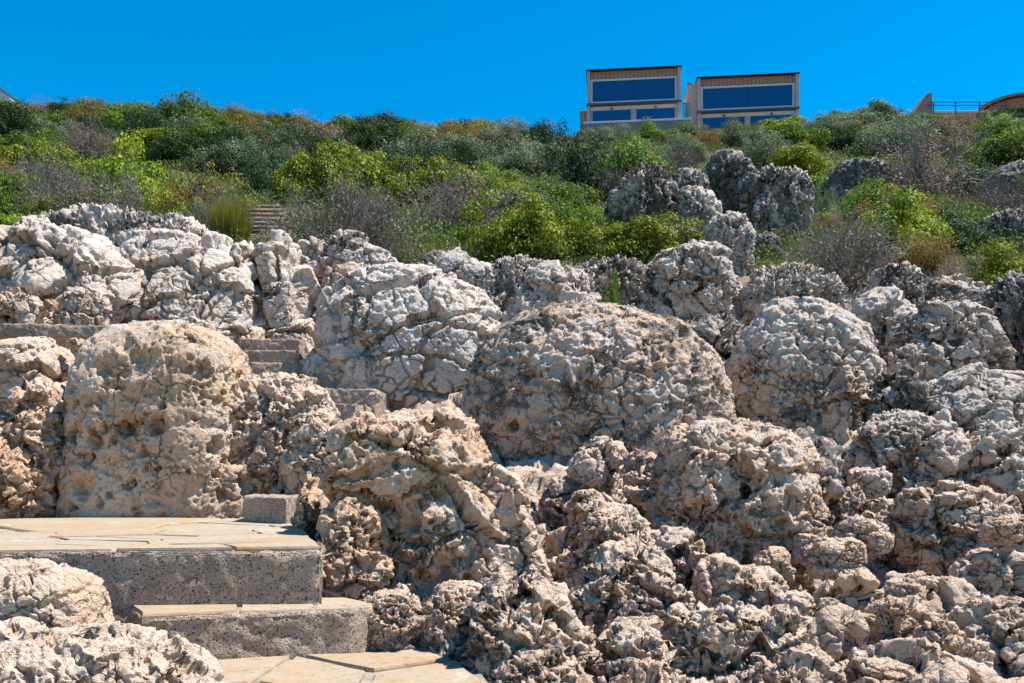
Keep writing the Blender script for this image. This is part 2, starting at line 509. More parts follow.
# ------------------------------------------------------------------ terrain
TD = np.array([-30, -6, 0, 3.0, 3.9, 4.6, 5.5, 6.5, 7.5, 8.6, 9.8, 11, 12.5, 14, 16, 18, 20, 24, 30, 45, 60, 80, 92, 100, 140, 400.])
TZ = np.array([-9, -2.2, -0.95, -0.84, -0.82, -0.75, -0.62, -0.35, -0.15, 0.20, 0.60, 1.05, 1.6, 2.35, 3.35, 4.2, 5.1, 6.45, 8.6, 14.5, 21.0, 29.6, 34.6, 36.4, 37.0, 38.0])
def terrain_z(x, y):
    x = np.asarray(x, dtype=float); y = np.asarray(y, dtype=float)
    z = np.interp(y, TD, TZ)
    u = np.clip(x / np.maximum(y, 3) * F + 512, -400, 1400)
    cr = np.interp(u, [-400, 0, 100, 200, 260, 400, 560, 640, 700, 850, 920, 1024, 1400],
                   [-26, -24, -21, -15, -9, -3, 3, 2, -1, -11, -15, -19, -24])
    w = np.clip((y - 22) / 60, 0, 1); w = w * w * (3 - 2 * w)
    far = np.clip((150 - y) / 50, 0, 1)
    z = z - cr * w * np.minimum(y, 100) / F * (0.35 + 0.65 * far)
    # stairs and path run in a shallow gully; ground beside the landing
    z = z + 0.30 * np.sin(x * 0.31 + y * 0.17) * np.clip((y - 18) / 20, 0, 1) + 0.22 * np.sin(x * 0.83 - y * 0.37 + 1.0) * np.clip((y - 14) / 12, 0, 1)
    rgt = np.clip((x - 0.2) / 0.8, 0, 1) * np.clip((y - 2) / 1.5, 0, 1) * np.clip((9 - y) / 3, 0, 1)
    z = z - 0.10 * rgt
    # bedrock swells between the boulders, lower along the stair
    sx = np.interp(y, [3, 6, 9, 10.5, 12.5, 15, 18], [-1.6, -1.55, -1.75, -2.2, -3.1, -3.2, -4.5])
    off = np.clip((np.abs(x - sx) - 0.9) / 0.8, 0, 1)
    z = z + off * (0.14 + 0.10 * np.sin(x * 2.1 + y * 1.3)) * np.clip((y - 7.0) / 1.5, 0, 1) * np.clip((17 - y) / 2, 0, 1)
    return z + EYE

def make_terrain():
    ys = np.concatenate([np.linspace(-30, 1.5, 8), np.geomspace(2.0, 20, 420), np.geomspace(20.2, 104, 150), np.array([112, 125, 150, 200, 280, 400.])])
    us = np.linspace(-1.15, 1.15, 520)
    Y, U = np.meshgrid(ys, us, indexing='ij')
    X = U * (np.abs(Y) * 0.75 + 2.2) * np.where(Y > 100, 1.3, 1)
    Z = terrain_z(X, Y)
    nz, nu = Y.shape
    idx = np.arange(nz * nu).reshape(nz, nu)
    f = np.stack([idx[:-1, :-1], idx[:-1, 1:], idx[1:, 1:], idx[1:, :-1]], -1).reshape(-1, 4)
    v = np.stack([X, Y, Z], -1).reshape(-1, 3)
    me = mesh_np('terrain', v, f)
    yy = v[:, 1]
    rocky_attr(me, np.clip((20 - yy) / 3, 0.0, 1) * np.clip((yy - 3.6) / 1.2, 0.0, 1))
    a = me.attributes.new('soil', 'FLOAT', 'POINT')
    s = np.clip((yy - 15.0) / 3.0 , 0, 1)
    a.data.foreach_set('value', s.astype(np.float32))
    o = link('terrain', me, make_terrain_mat())
    tag(o, 'steep rocky hillside with bare soil rising to the hilltop', kind='structure')
    o['tint'] = 0.6; o['warm'] = 0.45; o['lichen'] = 0.55; o['pale'] = 0.25; o['grain'] = 2.2
    add_relief(o, (3, 5, 7), 0.62, large=0.35, block=0.6, knob=0.7, pit=0.8, flute=0, fine=1.0, dip=(.3, .2, .4))
make_terrain()

# ------------------------------------------------------------------ concrete and flagstone steps
def concrete_mat():
    m, t, b, out = material('aggregate_concrete')
    P = t.n('ShaderNodeNewGeometry').outputs['Position']
    n1, _ = t.noise(P, 3.0, 6, 0.65)
    n2, _ = t.noise(P, 45.0, 4, 0.7)
    v = t.voro(t.v('ADD', P, t.v('SCALE', t.noise(P, 60.0, 2)[1], scale=0.02)), 120.0)
    c = t.mix(t.ss(n1, 0.3, 0.7), (0.29, 0.215, 0.162), (0.42, 0.325, 0.25))
    c = t.mix(t.ss(n2, 0.52, 0.72), c, (0.11, 0.085, 0.065))
    peb = t.m('MULTIPLY', t.ss(v.outputs['Distance'], 0.42, 0.28), t.ss(t.sep(v.outputs['Color'])[0], 0.55, 0.65))
    c = t.mix(peb, c, (0.52, 0.45, 0.385))
    dk = t.m('MULTIPLY', t.ss(v.outputs['Distance'], 0.50, 0.36), t.ss(t.sep(v.outputs['Color'])[1], 0.70, 0.78))
    c = t.mix(dk, c, (0.055, 0.042, 0.036))
    n3, _ = t.noise(P, 1.7, 4, 0.6)
    c = t.mix(t.ss(n3, 0.55, 0.75, 0.0, 0.55), c, (0.24, 0.16, 0.095))
    t.put(b.inputs['Base Color'], c)
    b.inputs['Roughness'].default_value = 0.95
    bp = t.n('ShaderNodeBump'); bp.inputs['Strength'].default_value = 0.65; bp.inputs['Distance'].default_value = 0.010
    h = t.m('ADD', t.m('MULTIPLY', n2, 0.8), t.m('MULTIPLY', t.ss(v.outputs['Distance'], 0.6, 0.2), 0.6))
    t.put(bp.inputs['Height'], h)
    t.t.links.new(bp.outputs[0], b.inputs['Normal'])
    return m
CONC = concrete_mat()

def flag_mat():
    m, t, b, out = material('cream_flagstone')
    P = t.n('ShaderNodeNewGeometry').outputs['Position']
    oi = t.n('ShaderNodeObjectInfo').outputs['Random']
    ri = t.n('ShaderNodeNewGeometry').outputs['Random Per Island']
    n1, nc = t.noise(t.v('MULTIPLY', P, (1.0, 1.6, 1.0)), 3.2, 6, 0.65, 0.6)
    n2, _ = t.noise(P, 26.0, 6, 0.7)
    c = t.mix(ri, (0.37, 0.30, 0.225), (0.36, 0.26, 0.165))
    c = t.mix(t.ss(n1, 0.50, 0.72), c, (0.38, 0.225, 0.09))
    c = t.mix(t.ss(n1, 0.42, 0.30), c, (0.44, 0.385, 0.32))
    c = t.mix(t.ss(n2, 0.50, 0.70, 0, 0.75), c, (0.20, 0.155, 0.11))
    t.put(b.inputs['Base Color'], c)
    b.inputs['Roughness'].default_value = 0.8
    bp = t.n('ShaderNodeBump'); bp.inputs['Strength'].default_value = 0.45; bp.inputs['Distance'].default_value = 0.012
    t.put(bp.inputs['Height'], t.m('ADD', n2, t.m('MULTIPLY', n1, 2.0)))
    t.t.links.new(bp.outputs[0], b.inputs['Normal'])
    return m
FLAG = flag_mat()
MORTAR = simple_mat('pale_mortar', (0.31, 0.26, 0.20), 0.95, 0.25, 5.0, 0.8)

def rough_box(name, pts, z0, z1, mat, parent=None, cuts=9, amp=0.010, seed=0, loc=None, big=0.012):
    """cast block on a ccw outline, subdivided and roughened so its arrises are worn"""
    bm = bmesh.new()
    n = len(pts)
    hi = [bm.verts.new((p[0], p[1], z1)) for p in pts]
    lo = [bm.verts.new((p[0], p[1], z0)) for p in pts]
    bm.faces.new(hi); bm.faces.new(lo[::-1])
    for q in range(n):
        bm.faces.new((lo[q], lo[(q + 1) % n], hi[(q + 1) % n], hi[q]))
    bmesh.ops.bevel(bm, geom=list(bm.edges), offset=0.018, segments=2, profile=0.5, affect='EDGES')
    bmesh.ops.triangulate(bm, faces=list(bm.faces))
    for _ in range(cuts + 2):
        es = [e for e in bm.edges if e.calc_length() > 0.02]
        if not es or len(bm.verts) > 60000: break
        L = sorted(e.calc_length() for e in es)
        lim = max(0.02, L[-1] * 0.55)
        bmesh.ops.subdivide_edges(bm, edges=[e for e in es if e.calc_length() > lim], cuts=1)
        bmesh.ops.triangulate(bm, faces=[f for f in bm.faces if len(f.verts) > 3])
    from mathutils import noise
    bm.normal_update()
    off = Vector((seed * 3.7, seed * 1.3, 0))
    for v in bm.verts:
        w = noise.fractal(v.co * 17 + off, 1.0, 2.0, 4) * amp + noise.noise(v.co * 2.1 + off) * big
        v.co += v.normal * w
    me = bpy.data.meshes.new(name)
    for f in bm.faces: f.smooth = True
    bm.normal_update(); bm.to_mesh(me); bm.free()
    return link(name, me, mat, parent, loc)

def clip_poly(poly, a, b, c):
    """keep the side a*x+b*y<=c"""
    out = []
    for k in range(len(poly)):
        p, q = poly[k], poly[(k + 1) % len(poly)]
        dp, dq = a * p[0] + b * p[1] - c, a * q[0] + b * q[1] - c
        if dp <= 0: out.append(p)
        if (dp < 0 < dq) or (dq < 0 < dp):
            s = dp / (dp - dq)
            out.append((p[0] + s * (q[0] - p[0]), p[1] + s * (q[1] - p[1])))
    return out

def flag_cells(outline, seeds, gap=0.009):
    """irregular slabs: Voronoi cells of the seeds inside a convex outline, shrunk by the joint"""
    cells = []
    for i_, s in enumerate(seeds):
        poly = list(outline)
        for j_, q in enumerate(seeds):
            if i_ == j_: continue
            dx, dy = q[0] - s[0], q[1] - s[1]
            L = math.hypot(dx, dy)
            c = (dx * (s[0] + q[0]) + dy * (s[1] + q[1])) / 2 - gap * L
            poly = clip_poly(poly, dx, dy, c)
            if len(poly) < 3: break
        if len(poly) >= 3: cells.append(poly)
    return cells

def wobble(poly, rr, amp=0.018, step=0.06):
    from mathutils import noise
    out = []
    for k in range(len(poly)):
        p, q = poly[k], poly[(k + 1) % len(poly)]
        L = math.hypot(q[0] - p[0], q[1] - p[1])
        n = max(1, int(L / step))
        for s in range(n):
            f = s / n
            x, y = p[0] + (q[0] - p[0]) * f, p[1] + (q[1] - p[1]) * f
            out.append((x + noise.noise(Vector((x * 6, y * 6, 1.1))) * amp, y + noise.noise(Vector((x * 6, y * 6, 9.7))) * amp))
    return out

def slabs_mesh(name, cells, z0, z1, rr):
    bm = bmesh.new()
    for poly in cells:
        w = wobble(poly, rr)
        tilt = (rr.uniform(-.008, .008), rr.uniform(-.008, .008)); dz = rr.uniform(-.006, .006)
        cx = sum(p[0] for p in w) / len(w); cy = sum(p[1] for p in w) / len(w)
        zt = lambda p: z1 + dz + (p[0] - cx) * tilt[0] + (p[1] - cy) * tilt[1]
        hi = [bm.verts.new((p[0] + (cx - p[0]) * 0.02, p[1] + (cy - p[1]) * 0.02, zt(p))) for p in w]
        md = [bm.verts.new((p[0], p[1], zt(p) - 0.009)) for p in w]
        lo = [bm.verts.new((p[0], p[1], z0)) for p in w]
        n = len(w)
        bm.faces.new(hi)
        for k in range(n):
            k2 = (k + 1) % n
            bm.faces.new((md[k], md[k2], hi[k2], hi[k]))
            bm.faces.new((lo[k], lo[k2], md[k2], md[k]))
    bm.normal_update()
    me = bpy.data.meshes.new(name)
    bm.to_mesh(me); bm.free()
    return me

def local(pts, o):
    return [(p[0] - o[0], p[1] - o[1]) for p in pts]

def stepped(name, label, outline, ztop, zbot, seeds, cat='step', group=None, seed=1, lip=0.035):
    cx = sum(p[0] for p in outline) / len(outline); cy = sum(p[1] for p in outline) / len(outline)
    t = empty(name, (cx, cy, zbot), label, cat, group)
    lo = local(outline, (cx, cy))
    H = ztop - zbot
    rough_box('riser', lo, -0.25, H - lip, CONC, t, seed=seed, amp=0.009, big=0.004)
    rr = random.Random(seed)
    shr = [(p[0] * 0.985, p[1] * 0.985 + 0.004) for p in lo]
    me = slabs_mesh('flagstone_tread', flag_cells(shr, [(s[0] - cx, s[1] - cy) for s in seeds]), H - lip - 0.02, H, rr)
    link('flagstone_tread', me, FLAG, t)
    mo = rough_box('mortar_bed', [(p[0] * 0.995, p[1] * 0.995) for p in lo], H - lip - 0.03, H - 0.010, CONC, t, seed=seed + 5, amp=0.008, big=0.004)
    return t

ZT = EYE - 0.345      # terrace top
ZS = EYE - 0.59       # lower step top
ZL = EYE - 0.785      # landing
rs = random.Random(4)
def gx(px, d): return (px - 512) / F * d
terr = [(gx(-90, 3.85), 3.75), (gx(60, 3.8), 3.83), (gx(150, 3.85), 3.86), (gx(322, 3.9), 3.93), (gx(292, 6.2), 6.3), (-3.0, 6.4), (-4.6, 6.0)]
seeds = [(rs.uniform(-3.2, -0.9), rs.uniform(3.8, 6.2)) for _ in range(24)]
stepped('stone_terrace', 'broad flagstone terrace with a grey pebbly concrete riser below the big ochre boulder', terr, ZT, ZL - 0.05, seeds, 'terrace', seed=3, lip=0.016)
low = [(gx(140, 3.6), 3.60), (gx(352, 3.83), 3.82), (gx(372, 3.9), 3.98), (gx(335, 3.95), 4.15), (gx(120, 3.95), 4.0)]
stepped('stone_step', 'low flagstone step with pebbly concrete riser directly below the terrace', low, ZS, ZL - 0.05,
        [(-1.35, 3.75), (-1.0, 3.85), (-0.72, 3.9)], 'step', seed=7, lip=0.016)
# landing: one mortar sheet as the path, loose slabs on it
pth = rough_box('path', [(-3.2, 0.6), (0.1, 0.6), (-0.02, 3.0), (-0.25, 4.2), (-3.2, 4.3)], ZL - 0.28, ZL - 0.018, MORTAR, None, seed=21, amp=0.006, big=0.006)
tag(pth, 'pale mortar landing at the foot of the steps', kind='structure')
land = flag_cells([(-1.9, 1.5), (0.0, 1.5), (-0.10, 3.3), (-0.30, 3.85), (-1.5, 3.7)],
                  [(-1.12, 3.45), (-0.78, 3.42), (-0.32, 3.40), (-0.55, 3.72), (-1.0, 3.05), (-0.5, 3.0), (0.05, 3.15), (-1.45, 3.2), (-0.9, 2.4), (-0.2, 2.4), (-1.6, 2.4), (0.2, 2.0)], 0.022)
FLL = {0: 'ochre flagstone of the landing below the left end of the lowest step', 1: 'cream flagstone of the landing in front of the lowest step',
       2: 'pale flagstone of the landing beside the low brown stones'}
for k, poly in enumerate(land):
    cx = sum(p[0] for p in poly) / len(poly); cy = sum(p[1] for p in poly) / len(poly)
    me = slabs_mesh('flagstone', [local(poly, (cx, cy))], -0.05, 0.0, random.Random(k))
    o = link('flagstone', me, FLAG, None, (cx, cy, ZL))
    tag(o, FLL.get(k, 'cream flagstone laid in the landing at the foot of the steps'), 'flagstone', 'flagstones of the lower landing')

def conc_step(px0, px1, pyt, d0, depth, h, label, skew=0.0, seed=1, group='concrete steps climbing between the boulders'):
    x0, x1 = gx(px0, d0), gx(px1, d0)
    z = EYE + (HY - pyt) / F * d0
    pts = [(x0, d0), (x1, d0 + skew), (x1 + 0.05, d0 + depth + skew), (x0 - 0.05, d0 + depth)]
    cx = (x0 + x1) / 2; cy = d0 + depth / 2
    o = rough_box('concrete_step', local(pts, (cx, cy)), 0, h, CONC, None, seed=seed, loc=(cx, cy, z - h))
    return tag(o, label, 'step', group)
conc_step(243, 296, 496, 5.95, 0.7, 0.30, 'squat concrete block step at the back corner of the terrace', -0.25, 31)
conc_step(216, 298, 338, 12.2, 1.0, 0.34, 'uppermost of the long concrete steps directly under the cracked cliff', 0.1, 35)
conc_step(236, 300, 350, 11.5, 0.9, 0.34, 'second of the long concrete steps under the cracked cliff', 0.0, 34)
conc_step(250, 312, 362, 10.9, 0.8, 0.34, 'third concrete step down from the cracked cliff where the stair starts to turn', 0.25, 40)
conc_step(278, 338, 375, 10.2, 0.9, 0.34, 'slanting concrete step halfway between the long steps and the white dome', 0.45, 33)
conc_step(318, 374, 388, 9.6, 0.8, 0.34, 'concrete step below the white dome with a small stone at its end', 0.1, 32)
conc_step(318, 356, 403, 8.9, 0.7, 0.34, 'lowest visible concrete step of the upper flight behind the central boulder', 0.0, 39)
conc_step(264, 300, 330, 12.9, 0.8, 0.40, 'short concrete step at the foot of the dark vertical crack', 0.0, 36)
conc_step(296, 345, 283, 14.6, 1.0, 0.60, 'pale upper concrete step in the gap right of the cracked cliff', 0.2, 37)
conc_step(302, 352, 264, 15.6, 1.2, 0.60, 'topmost concrete step in the gap between cliff and pointed rock', 0.2, 38)
# ledge wall on the left
pts = [(-5.6, 8.45), (gx(122, 8.7), 8.75), (gx(125, 9.3), 9.5), (-5.9, 9.3)]
o = rough_box('concrete_ledge', local(pts, (-4.6, 8.9)), 0, 0.13, CONC, None, seed=41, loc=(-4.6, 8.9, EYE + (HY - 323) / F * 8.6 - 0.13))
tag(o, 'thin grey concrete ledge running along the top of the left boulders', 'ledge')
# ------------------------------------------------------------------ boulders and stones
S = stone
B = 'boulder'
# left foreground
S(B, 'big ochre boulder with a smooth stained face rising behind the terrace', 80, 250, 321, 560, 7.0, 'smooth', 7, .60, .25, .45, .75, 4.2, rot=(0, .05, 0),
  lobes=[((-.35, -.1, -.55), (.62, .8, .5), (0, 0, 0)), ((.55, .1, -.5), (.6, .8, .55), (0, 0, 0))], size=0.62, over=dict(fine=.4, block=.1, bowl=.1, pit=1.0))
S(B, 'knobby pitted crust boulder overhanging the right side of the ochre boulder', 200, 338, 364, 545, 7.2, 'pitted', 7, .55, .3, .7, .8, 2.6, rot=(0, .4, 0),
  lobes=[((.5, -.2, -.45), (.45, .6, .6), (0, 0, 0))], size=0.5)
S(B, 'small pale knob of rock wedged against the block step', 285, 345, 405, 520, 6.5, 'pitted', 6, .4, .3, .6, .9, 2.4)
S(B, 'cream rounded boulder under the ledge left of the dark cleft', -40, 84, 334, 470, 7.3, 'block', 6, .45, .25, .7, .8, 2.8)
S(B, 'lumpy pale rock column standing left of the dark cleft', 4, 70, 372, 540, 6.75, 'pitted', 6, .6, .3, .6, .9, 2.6)
S(B, 'ochre stained rock at the left edge behind the terrace', -60, 45, 425, 545, 6.5, 'pitted', 6, .9, .3, .3, .8, 2.6)
S(B, 'rough stone at the foot of the dark cleft behind the terrace', 48, 98, 460, 535, 6.9, 'pitted', 6, .7, .4, .3, .8, 2.6)
S('stone', 'pale oblong stone lying on the ledge above the dark cleft', 27, 54, 335, 352, 7.3, 'chip', 5, .2, .1, .8, .9, 2.6, cat='stone')
S('stone', 'small tan stone lying beside the cleft below the ledge', 66, 88, 338, 350, 7.2, 'chip', 5, .4, .15, .6, .9, 2.6, cat='stone')
S('stone', 'blocky tan stone perched at the upper left corner of the ochre boulder', 84, 112, 338, 362, 7.0, 'chip', 5, .6, .2, .4, .9, 3, cat='stone')
S(B, 'smooth sunlit cream boulder at the front of the terrace', -50, 110, 556, 690, 3.45, 'smooth', 7, .5, .08, .9, .8, 2.8, size=0.34,
  lobes=[((.55, -.1, -.35), (.5, .6, .6), (0, 0, 0))], over=dict(pit=.45))
S(B, 'rough pitted boulder in the bottom left corner', -70, 235, 620, 800, 2.75, 'smooth', 7, .35, .25, .8, .8, 2.4, size=0.30, over=dict(pit=1.2, bowl=.3, large=.4, block=.4),
  lobes=[((-.4, 0, .1), (.5, .6, .9), (0, 0, 0))])
# left cliff
S(B, 'broad sunlit slab with a dark notch at the left edge', -60, 130, 220, 400, 12.0, 'block', 7, .25, .38, .75, .8, 3.0, rot=(-.35, .15, 0))
S(B, 'cracked pale cliff of stacked blocks above the ledge', 90, 262, 232, 420, 12.8, 'block', 7, .25, .40, .75, .8, 3.2, lobes=[((0, 0, 0), (.5, .5, .5), (0, 0, 0))], rot=(-.3, .1, 0), size=0.9)
S(B, 'blue grey lichen ridge along the top of the left cliff', 30, 205, 208, 330, 14.6, 'flute', 6, .1, .75, .5, .8, 2.8, rot=(0, .1, 0))
S(B, 'grey lichen hump on the ridge below the green bushes', 120, 215, 212, 300, 14.2, 'flute', 6, .1, .55, .5, .8, 2.8)
S(B, 'tall cracked block left of the dark vertical crack', 236, 274, 228, 420, 13.0, 'block', 6, .4, .25, .75, .9, 3.6, rot=(0, -.16, 0))
S(B, 'tall smooth faced block right of the dark vertical crack', 263, 322, 231, 420, 13.2, 'block', 7, .35, .2, .9, .9, 3.2, rot=(-.1, -.22, 0), over=dict(knob=.1), size=1.15)
S(B, 'brown jumbled rock under the slab beside the orange stone', -30, 62, 286, 350, 10.6, 'karst', 6, .6, .4, .3, .8, 2.5)
S(B, 'round tan stone near the ledge end at the left', 14, 45, 296, 335, 10.0, 'chip', 5, .5, .2, .4, .8, 2.4)
S(B, 'low grey rubble rock above the ledge end', 58, 112, 285, 345, 10.7, 'karst', 6, .3, .5, .4, .8, 2.5)
S('stone', 'bright orange stone lodged in the rubble above the ledge', 43, 58, 299, 313, 10.0, 'chip', 5, 1.6, 0, 0, .9, 2.5, cat='stone', size=.12)
S(B, 'low pale rock at the foot of the cracked cliff beside the long steps', 150, 222, 315, 400, 11.8, 'block', 6, .2, .3, .7, .8, 2.6, lobes=[((0, 0, 0), (.5, .5, .5), (0, 0, 0))])
S(B, 'pointed grey rock beside the topmost step', 318, 372, 227, 300, 14.4, 'block', 6, .1, .6, .5, .9, 2.4, rot=(0, .35, 0))
S(B, 'sloping grey slab running down right of the pointed rock', 340, 402, 244, 310, 14.0, 'block', 6, .1, .6, .5, .9, 2.4, rot=(0, .4, 0))
S(B, 'cracked beige rock between the cliff and the pointed rock', 292, 335, 236, 320, 16.2, 'block', 6, .5, .15, .6, .9, 3, over=dict(knob=.1))
S(B, 'broad beige boulder beside the upper steps', 322, 372, 258, 330, 13.4, 'block', 6, .45, .2, .6, .9, 2.8)
# centre
S(B, 'white domed boulder streaked with dark cracks above the stair', 300, 514, 262, 460, 11.4, 'block', 7, .15, .45, .85, .85, 2.3, over=dict(large=.2, block=.55, bowl=.25), lobes=[((.5, -.2, -.2), (.5, .7, .55), (0, 0, 0)), ((.1, -.35, .3), (.5, .5, .45), (0, .3, 0))], rot=(0, .12, 0), size=0.8)
S(B, 'large dome with black lichen and an undercut brown base', 452, 738, 298, 540, 9.3, 'dome', 7, .6, .60, .45, .85, 2.3,
  lobes=[((.45, -.2, -.3), (.55, .6, .6), (0, 0, 0))], size=0.66, rot=(0, .08, 0))
S(B, 'central craggy boulder with an overhang beside the steps', 338, 505, 398, 650, 5.3, 'pitted', 7, .75, .48, .55, .9, 2.8,
  lobes=[((-.28, -.50, .46), (.82, .62, .40), (0, .15, 0)), ((.35, -.62, -.12), (.62, .55, .42), (.2, 0, 0)), ((.72, -.05, -.25), (.42, .8, .85), (0, -.30, .2)),
         ((-.72, -.25, -.50), (.36, .5, .40), (0, 0, 0)), ((.15, -.70, -.55), (.70, .5, .30), (0, 0, 0))],
  size=0.46, over=dict(large=.3, block=.6, knob=.1, bowl=.3, pit=1.0))
S(B, 'sloping pink slab leaning on the right flank of the central boulder', 462, 548, 440, 660, 4.95, 'block', 7, .4, .05, .95, .6, 3.0, rot=(-.2, -.42, .3), size=0.42, over=dict(knob=.1, block=.45))
S(B, 'low brown curled stone beside the lowest step', 358, 430, 585, 665, 4.05, 'pitted', 6, .55, .2, .6, .9, 2.5, size=0.30)
S(B, 'flat lumpy stone in front of the central boulder', 418, 500, 575, 680, 4.1, 'pitted', 6, .45, .2, .7, .9, 2.5, size=0.30)
S(B, 'dark lichen rock at the bottom beside the landing', 450, 592, 572, 860, 3.85, 'karst', 7, .5, .66, .4, .85, 2.8, size=0.36)
S(B, 'grey crusted boulder leaning behind the dark rock', 552, 690, 528, 720, 4.6, 'karst', 7, .35, .55, .5, .8, 2.6, rot=(0, .25, 0), size=0.42)
S(B, 'pitted grey boulder at the bottom right of the dark rock', 590, 690, 612, 800, 3.75, 'pitted', 6, .3, .5, .5, .85, 2.6, size=0.34)
S(B, 'crusted slab sloping down to the bottom edge', 655, 800, 575, 800, 3.9, 'karst', 7, .25, .45, .65, .7, 2.6, rot=(0, .45, 0), size=0.36)
S(B, 'knobbed pinnacle in front of the undercut dome', 566, 632, 434, 560, 6.9, 'pitted', 6, .3, .35, .6, .9, 2.7, size=0.46)
S(B, 'small dark knob at the left foot of the pinnacle', 536, 580, 470, 540, 6.8, 'karst', 5, .3, .6, .3, .9, 2.5)
S(B, 'pinkish knob below the pinnacle', 560, 612, 484, 560, 6.2, 'pitted', 6, .6, .2, .6, .9, 2.6)
S(B, 'crusty boulder on the right of the pinnacle', 612, 668, 440, 540, 7.3, 'karst', 6, .3, .45, .5, .9, 2.5)
S(B, 'lichen topped boulder in front of the pinnacle', 558, 672, 498, 640, 5.5, 'pitted', 7, .35, .5, .55, .85, 2.6, size=0.42)
S(B, 'tumbled rubble boulder right of the pink slab', 536, 588, 530, 660, 5.5, 'pitted', 6, .5, .3, .6, .9, 2.6)
S(B, 'layered pitted boulder with an ochre hollow near the bottom', 646, 820, 407, 660, 6.2, 'dome', 7, .55, .40, .65, .85, 3.0, size=0.50,
  over=dict(block=.4, pit=1.3, fine=1.0), lobes=[((.25, -.2, -.3), (.6, .7, .6), (0, 0, 0))])
S(B, 'dark grey shoulder on the right of the layered boulder', 775, 856, 426, 640, 6.6, 'karst', 6, .2, .75, .3, .85, 2.6)
# centre ridge
S(B, 'grey fluted ridge rock behind the white dome', 470, 562, 247, 370, 14.2, 'flute', 6, .1, .55, .3, .85, 2.6)
S(B, 'rounded pale ridge boulder between the two domes', 508, 610, 262, 390, 13.2, 'karst', 6, .15, .5, .5, .85, 2.5)
S(B, 'broad fluted ridge boulder below the green strip of bushes', 560, 672, 247, 390, 13.8, 'flute', 7, .15, .55, .5, .85, 2.7)
S(B, 'tall pale ridge boulder at the right end of the ridge', 640, 740, 240, 400, 13.4, 'karst', 7, .15, .45, .6, .85, 2.7, size=0.8)
S(B, 'flat blue grey rock behind the white dome', 414, 488, 246, 330, 15.6, 'block', 6, .05, .6, .4, .9, 2.5, over=dict(knob=.1))
S(B, 'dark boulder in shadow between the large dome and the round one', 676, 748, 306, 450, 10.8, 'karst', 6, .3, .7, .2, .85, 2.6)
# right
S(B, 'big round grey dome with fine crackled skin', 720, 872, 293, 540, 10.0, 'dome', 7, .3, .52, .5, .85, 2.4, lobes=[((.25, -.3, .1), (.7, .7, .7), (0, 0, 0))], size=0.62, over=dict(pit=.3, knob=.5))
S(B, 'tapering knob on the right flank of the crackled dome', 815, 872, 356, 520, 9.2, 'karst', 6, .55, .45, .45, .9, 2.4)
S(B, 'fluted boulder on the ridge left of the dry bush', 736, 835, 259, 370, 12.8, 'flute', 7, .15, .45, .5, .85, 2.5)
S(B, 'small split grey boulder below the rust coloured bush', 866, 922, 260, 340, 13.0, 'flute', 6, .1, .6, .5, .9, 2.7)
S(B, 'knobby boulder sloping down below the split boulder', 842, 918, 288, 420, 11.8, 'karst', 6, .2, .55, .4, .85, 2.6)
S(B, 'small round knob between crackled dome and dark crevice', 838, 880, 318, 400, 10.8, 'karst', 6, .3, .5, .4, .85, 2.5)
S(B, 'large blocky grey boulder on the right slope', 886, 1000, 296, 480, 10.4, 'karst', 7, .2, .65, .4, .85, 2.6, size=0.72, over=dict(block=.5, large=.3))
S(B, 'dark fluted rock wall at the right edge', 975, 1090, 262, 480, 11.0, 'flute', 7, .1, .75, .3, .85, 2.6, rot=(0, -.2, 0))
S(B, 'low brown rock among dry twigs on the right ridge', 908, 985, 274, 350, 13.4, 'karst', 6, .4, .6, .3, .85, 2.5)
S(B, 'pale ledge boulder sloping right above the loose stones', 905, 1080, 364, 520, 8.9, 'block', 7, .2, .35, .7, .8, 2.6, rot=(0, .12, 0), size=0.6)
S(B, 'dark lichen rock left of the pale ledge boulder', 862, 932, 358, 520, 9.0, 'karst', 6, .2, .85, .2, .85, 2.6)
S(B, 'craggy block overlooking the loose stones', 848, 962, 406, 600, 7.6, 'karst', 7, .3, .55, .5, .85, 3.0, over=dict(block=.6))
S(B, 'pale knobbed boulder at the right edge of the crags', 935, 1075, 412, 600, 7.3, 'karst', 7, .3, .4, .6, .8, 2.7, over=dict(block=.5, large=.3))
S(B, 'angular cream boulder with an undercut near the right edge', 893, 1015, 478, 600, 5.9, 'chip', 7, .45, .25, .8, .85, 3.0, size=0.5, over=dict(knob=.3, pit=.4, fine=1))
S(B, 'grey boulder at the right edge above the rubble', 975, 1080, 505, 640, 5.4, 'karst', 6, .3, .5, .5, .85, 2.6)
S(B, 'round pitted boulder on the right rubble slope', 950, 1022, 535, 660, 5.0, 'pitted', 6, .35, .4, .6, .9, 2.5)
S(B, 'dark craggy boulder in the bottom right corner', 935, 1090, 585, 800, 4.3, 'karst', 7, .3, .65, .4, .85, 2.6, size=0.4)
S(B, 'grey boulder behind the wedge of loose stones', 820, 905, 478, 600, 6.3, 'karst', 6, .3, .5, .5, .85, 2.7)
S(B, 'weathered boulder with a cream face in the rubble', 790, 880, 560, 720, 4.7, 'block', 7, .45, .3, .7, .85, 3.0, size=0.42)
S(B, 'dark faced block below the weathered boulder', 800, 862, 598, 760, 4.3, 'block', 6, .3, .5, .5, .85, 3.0)
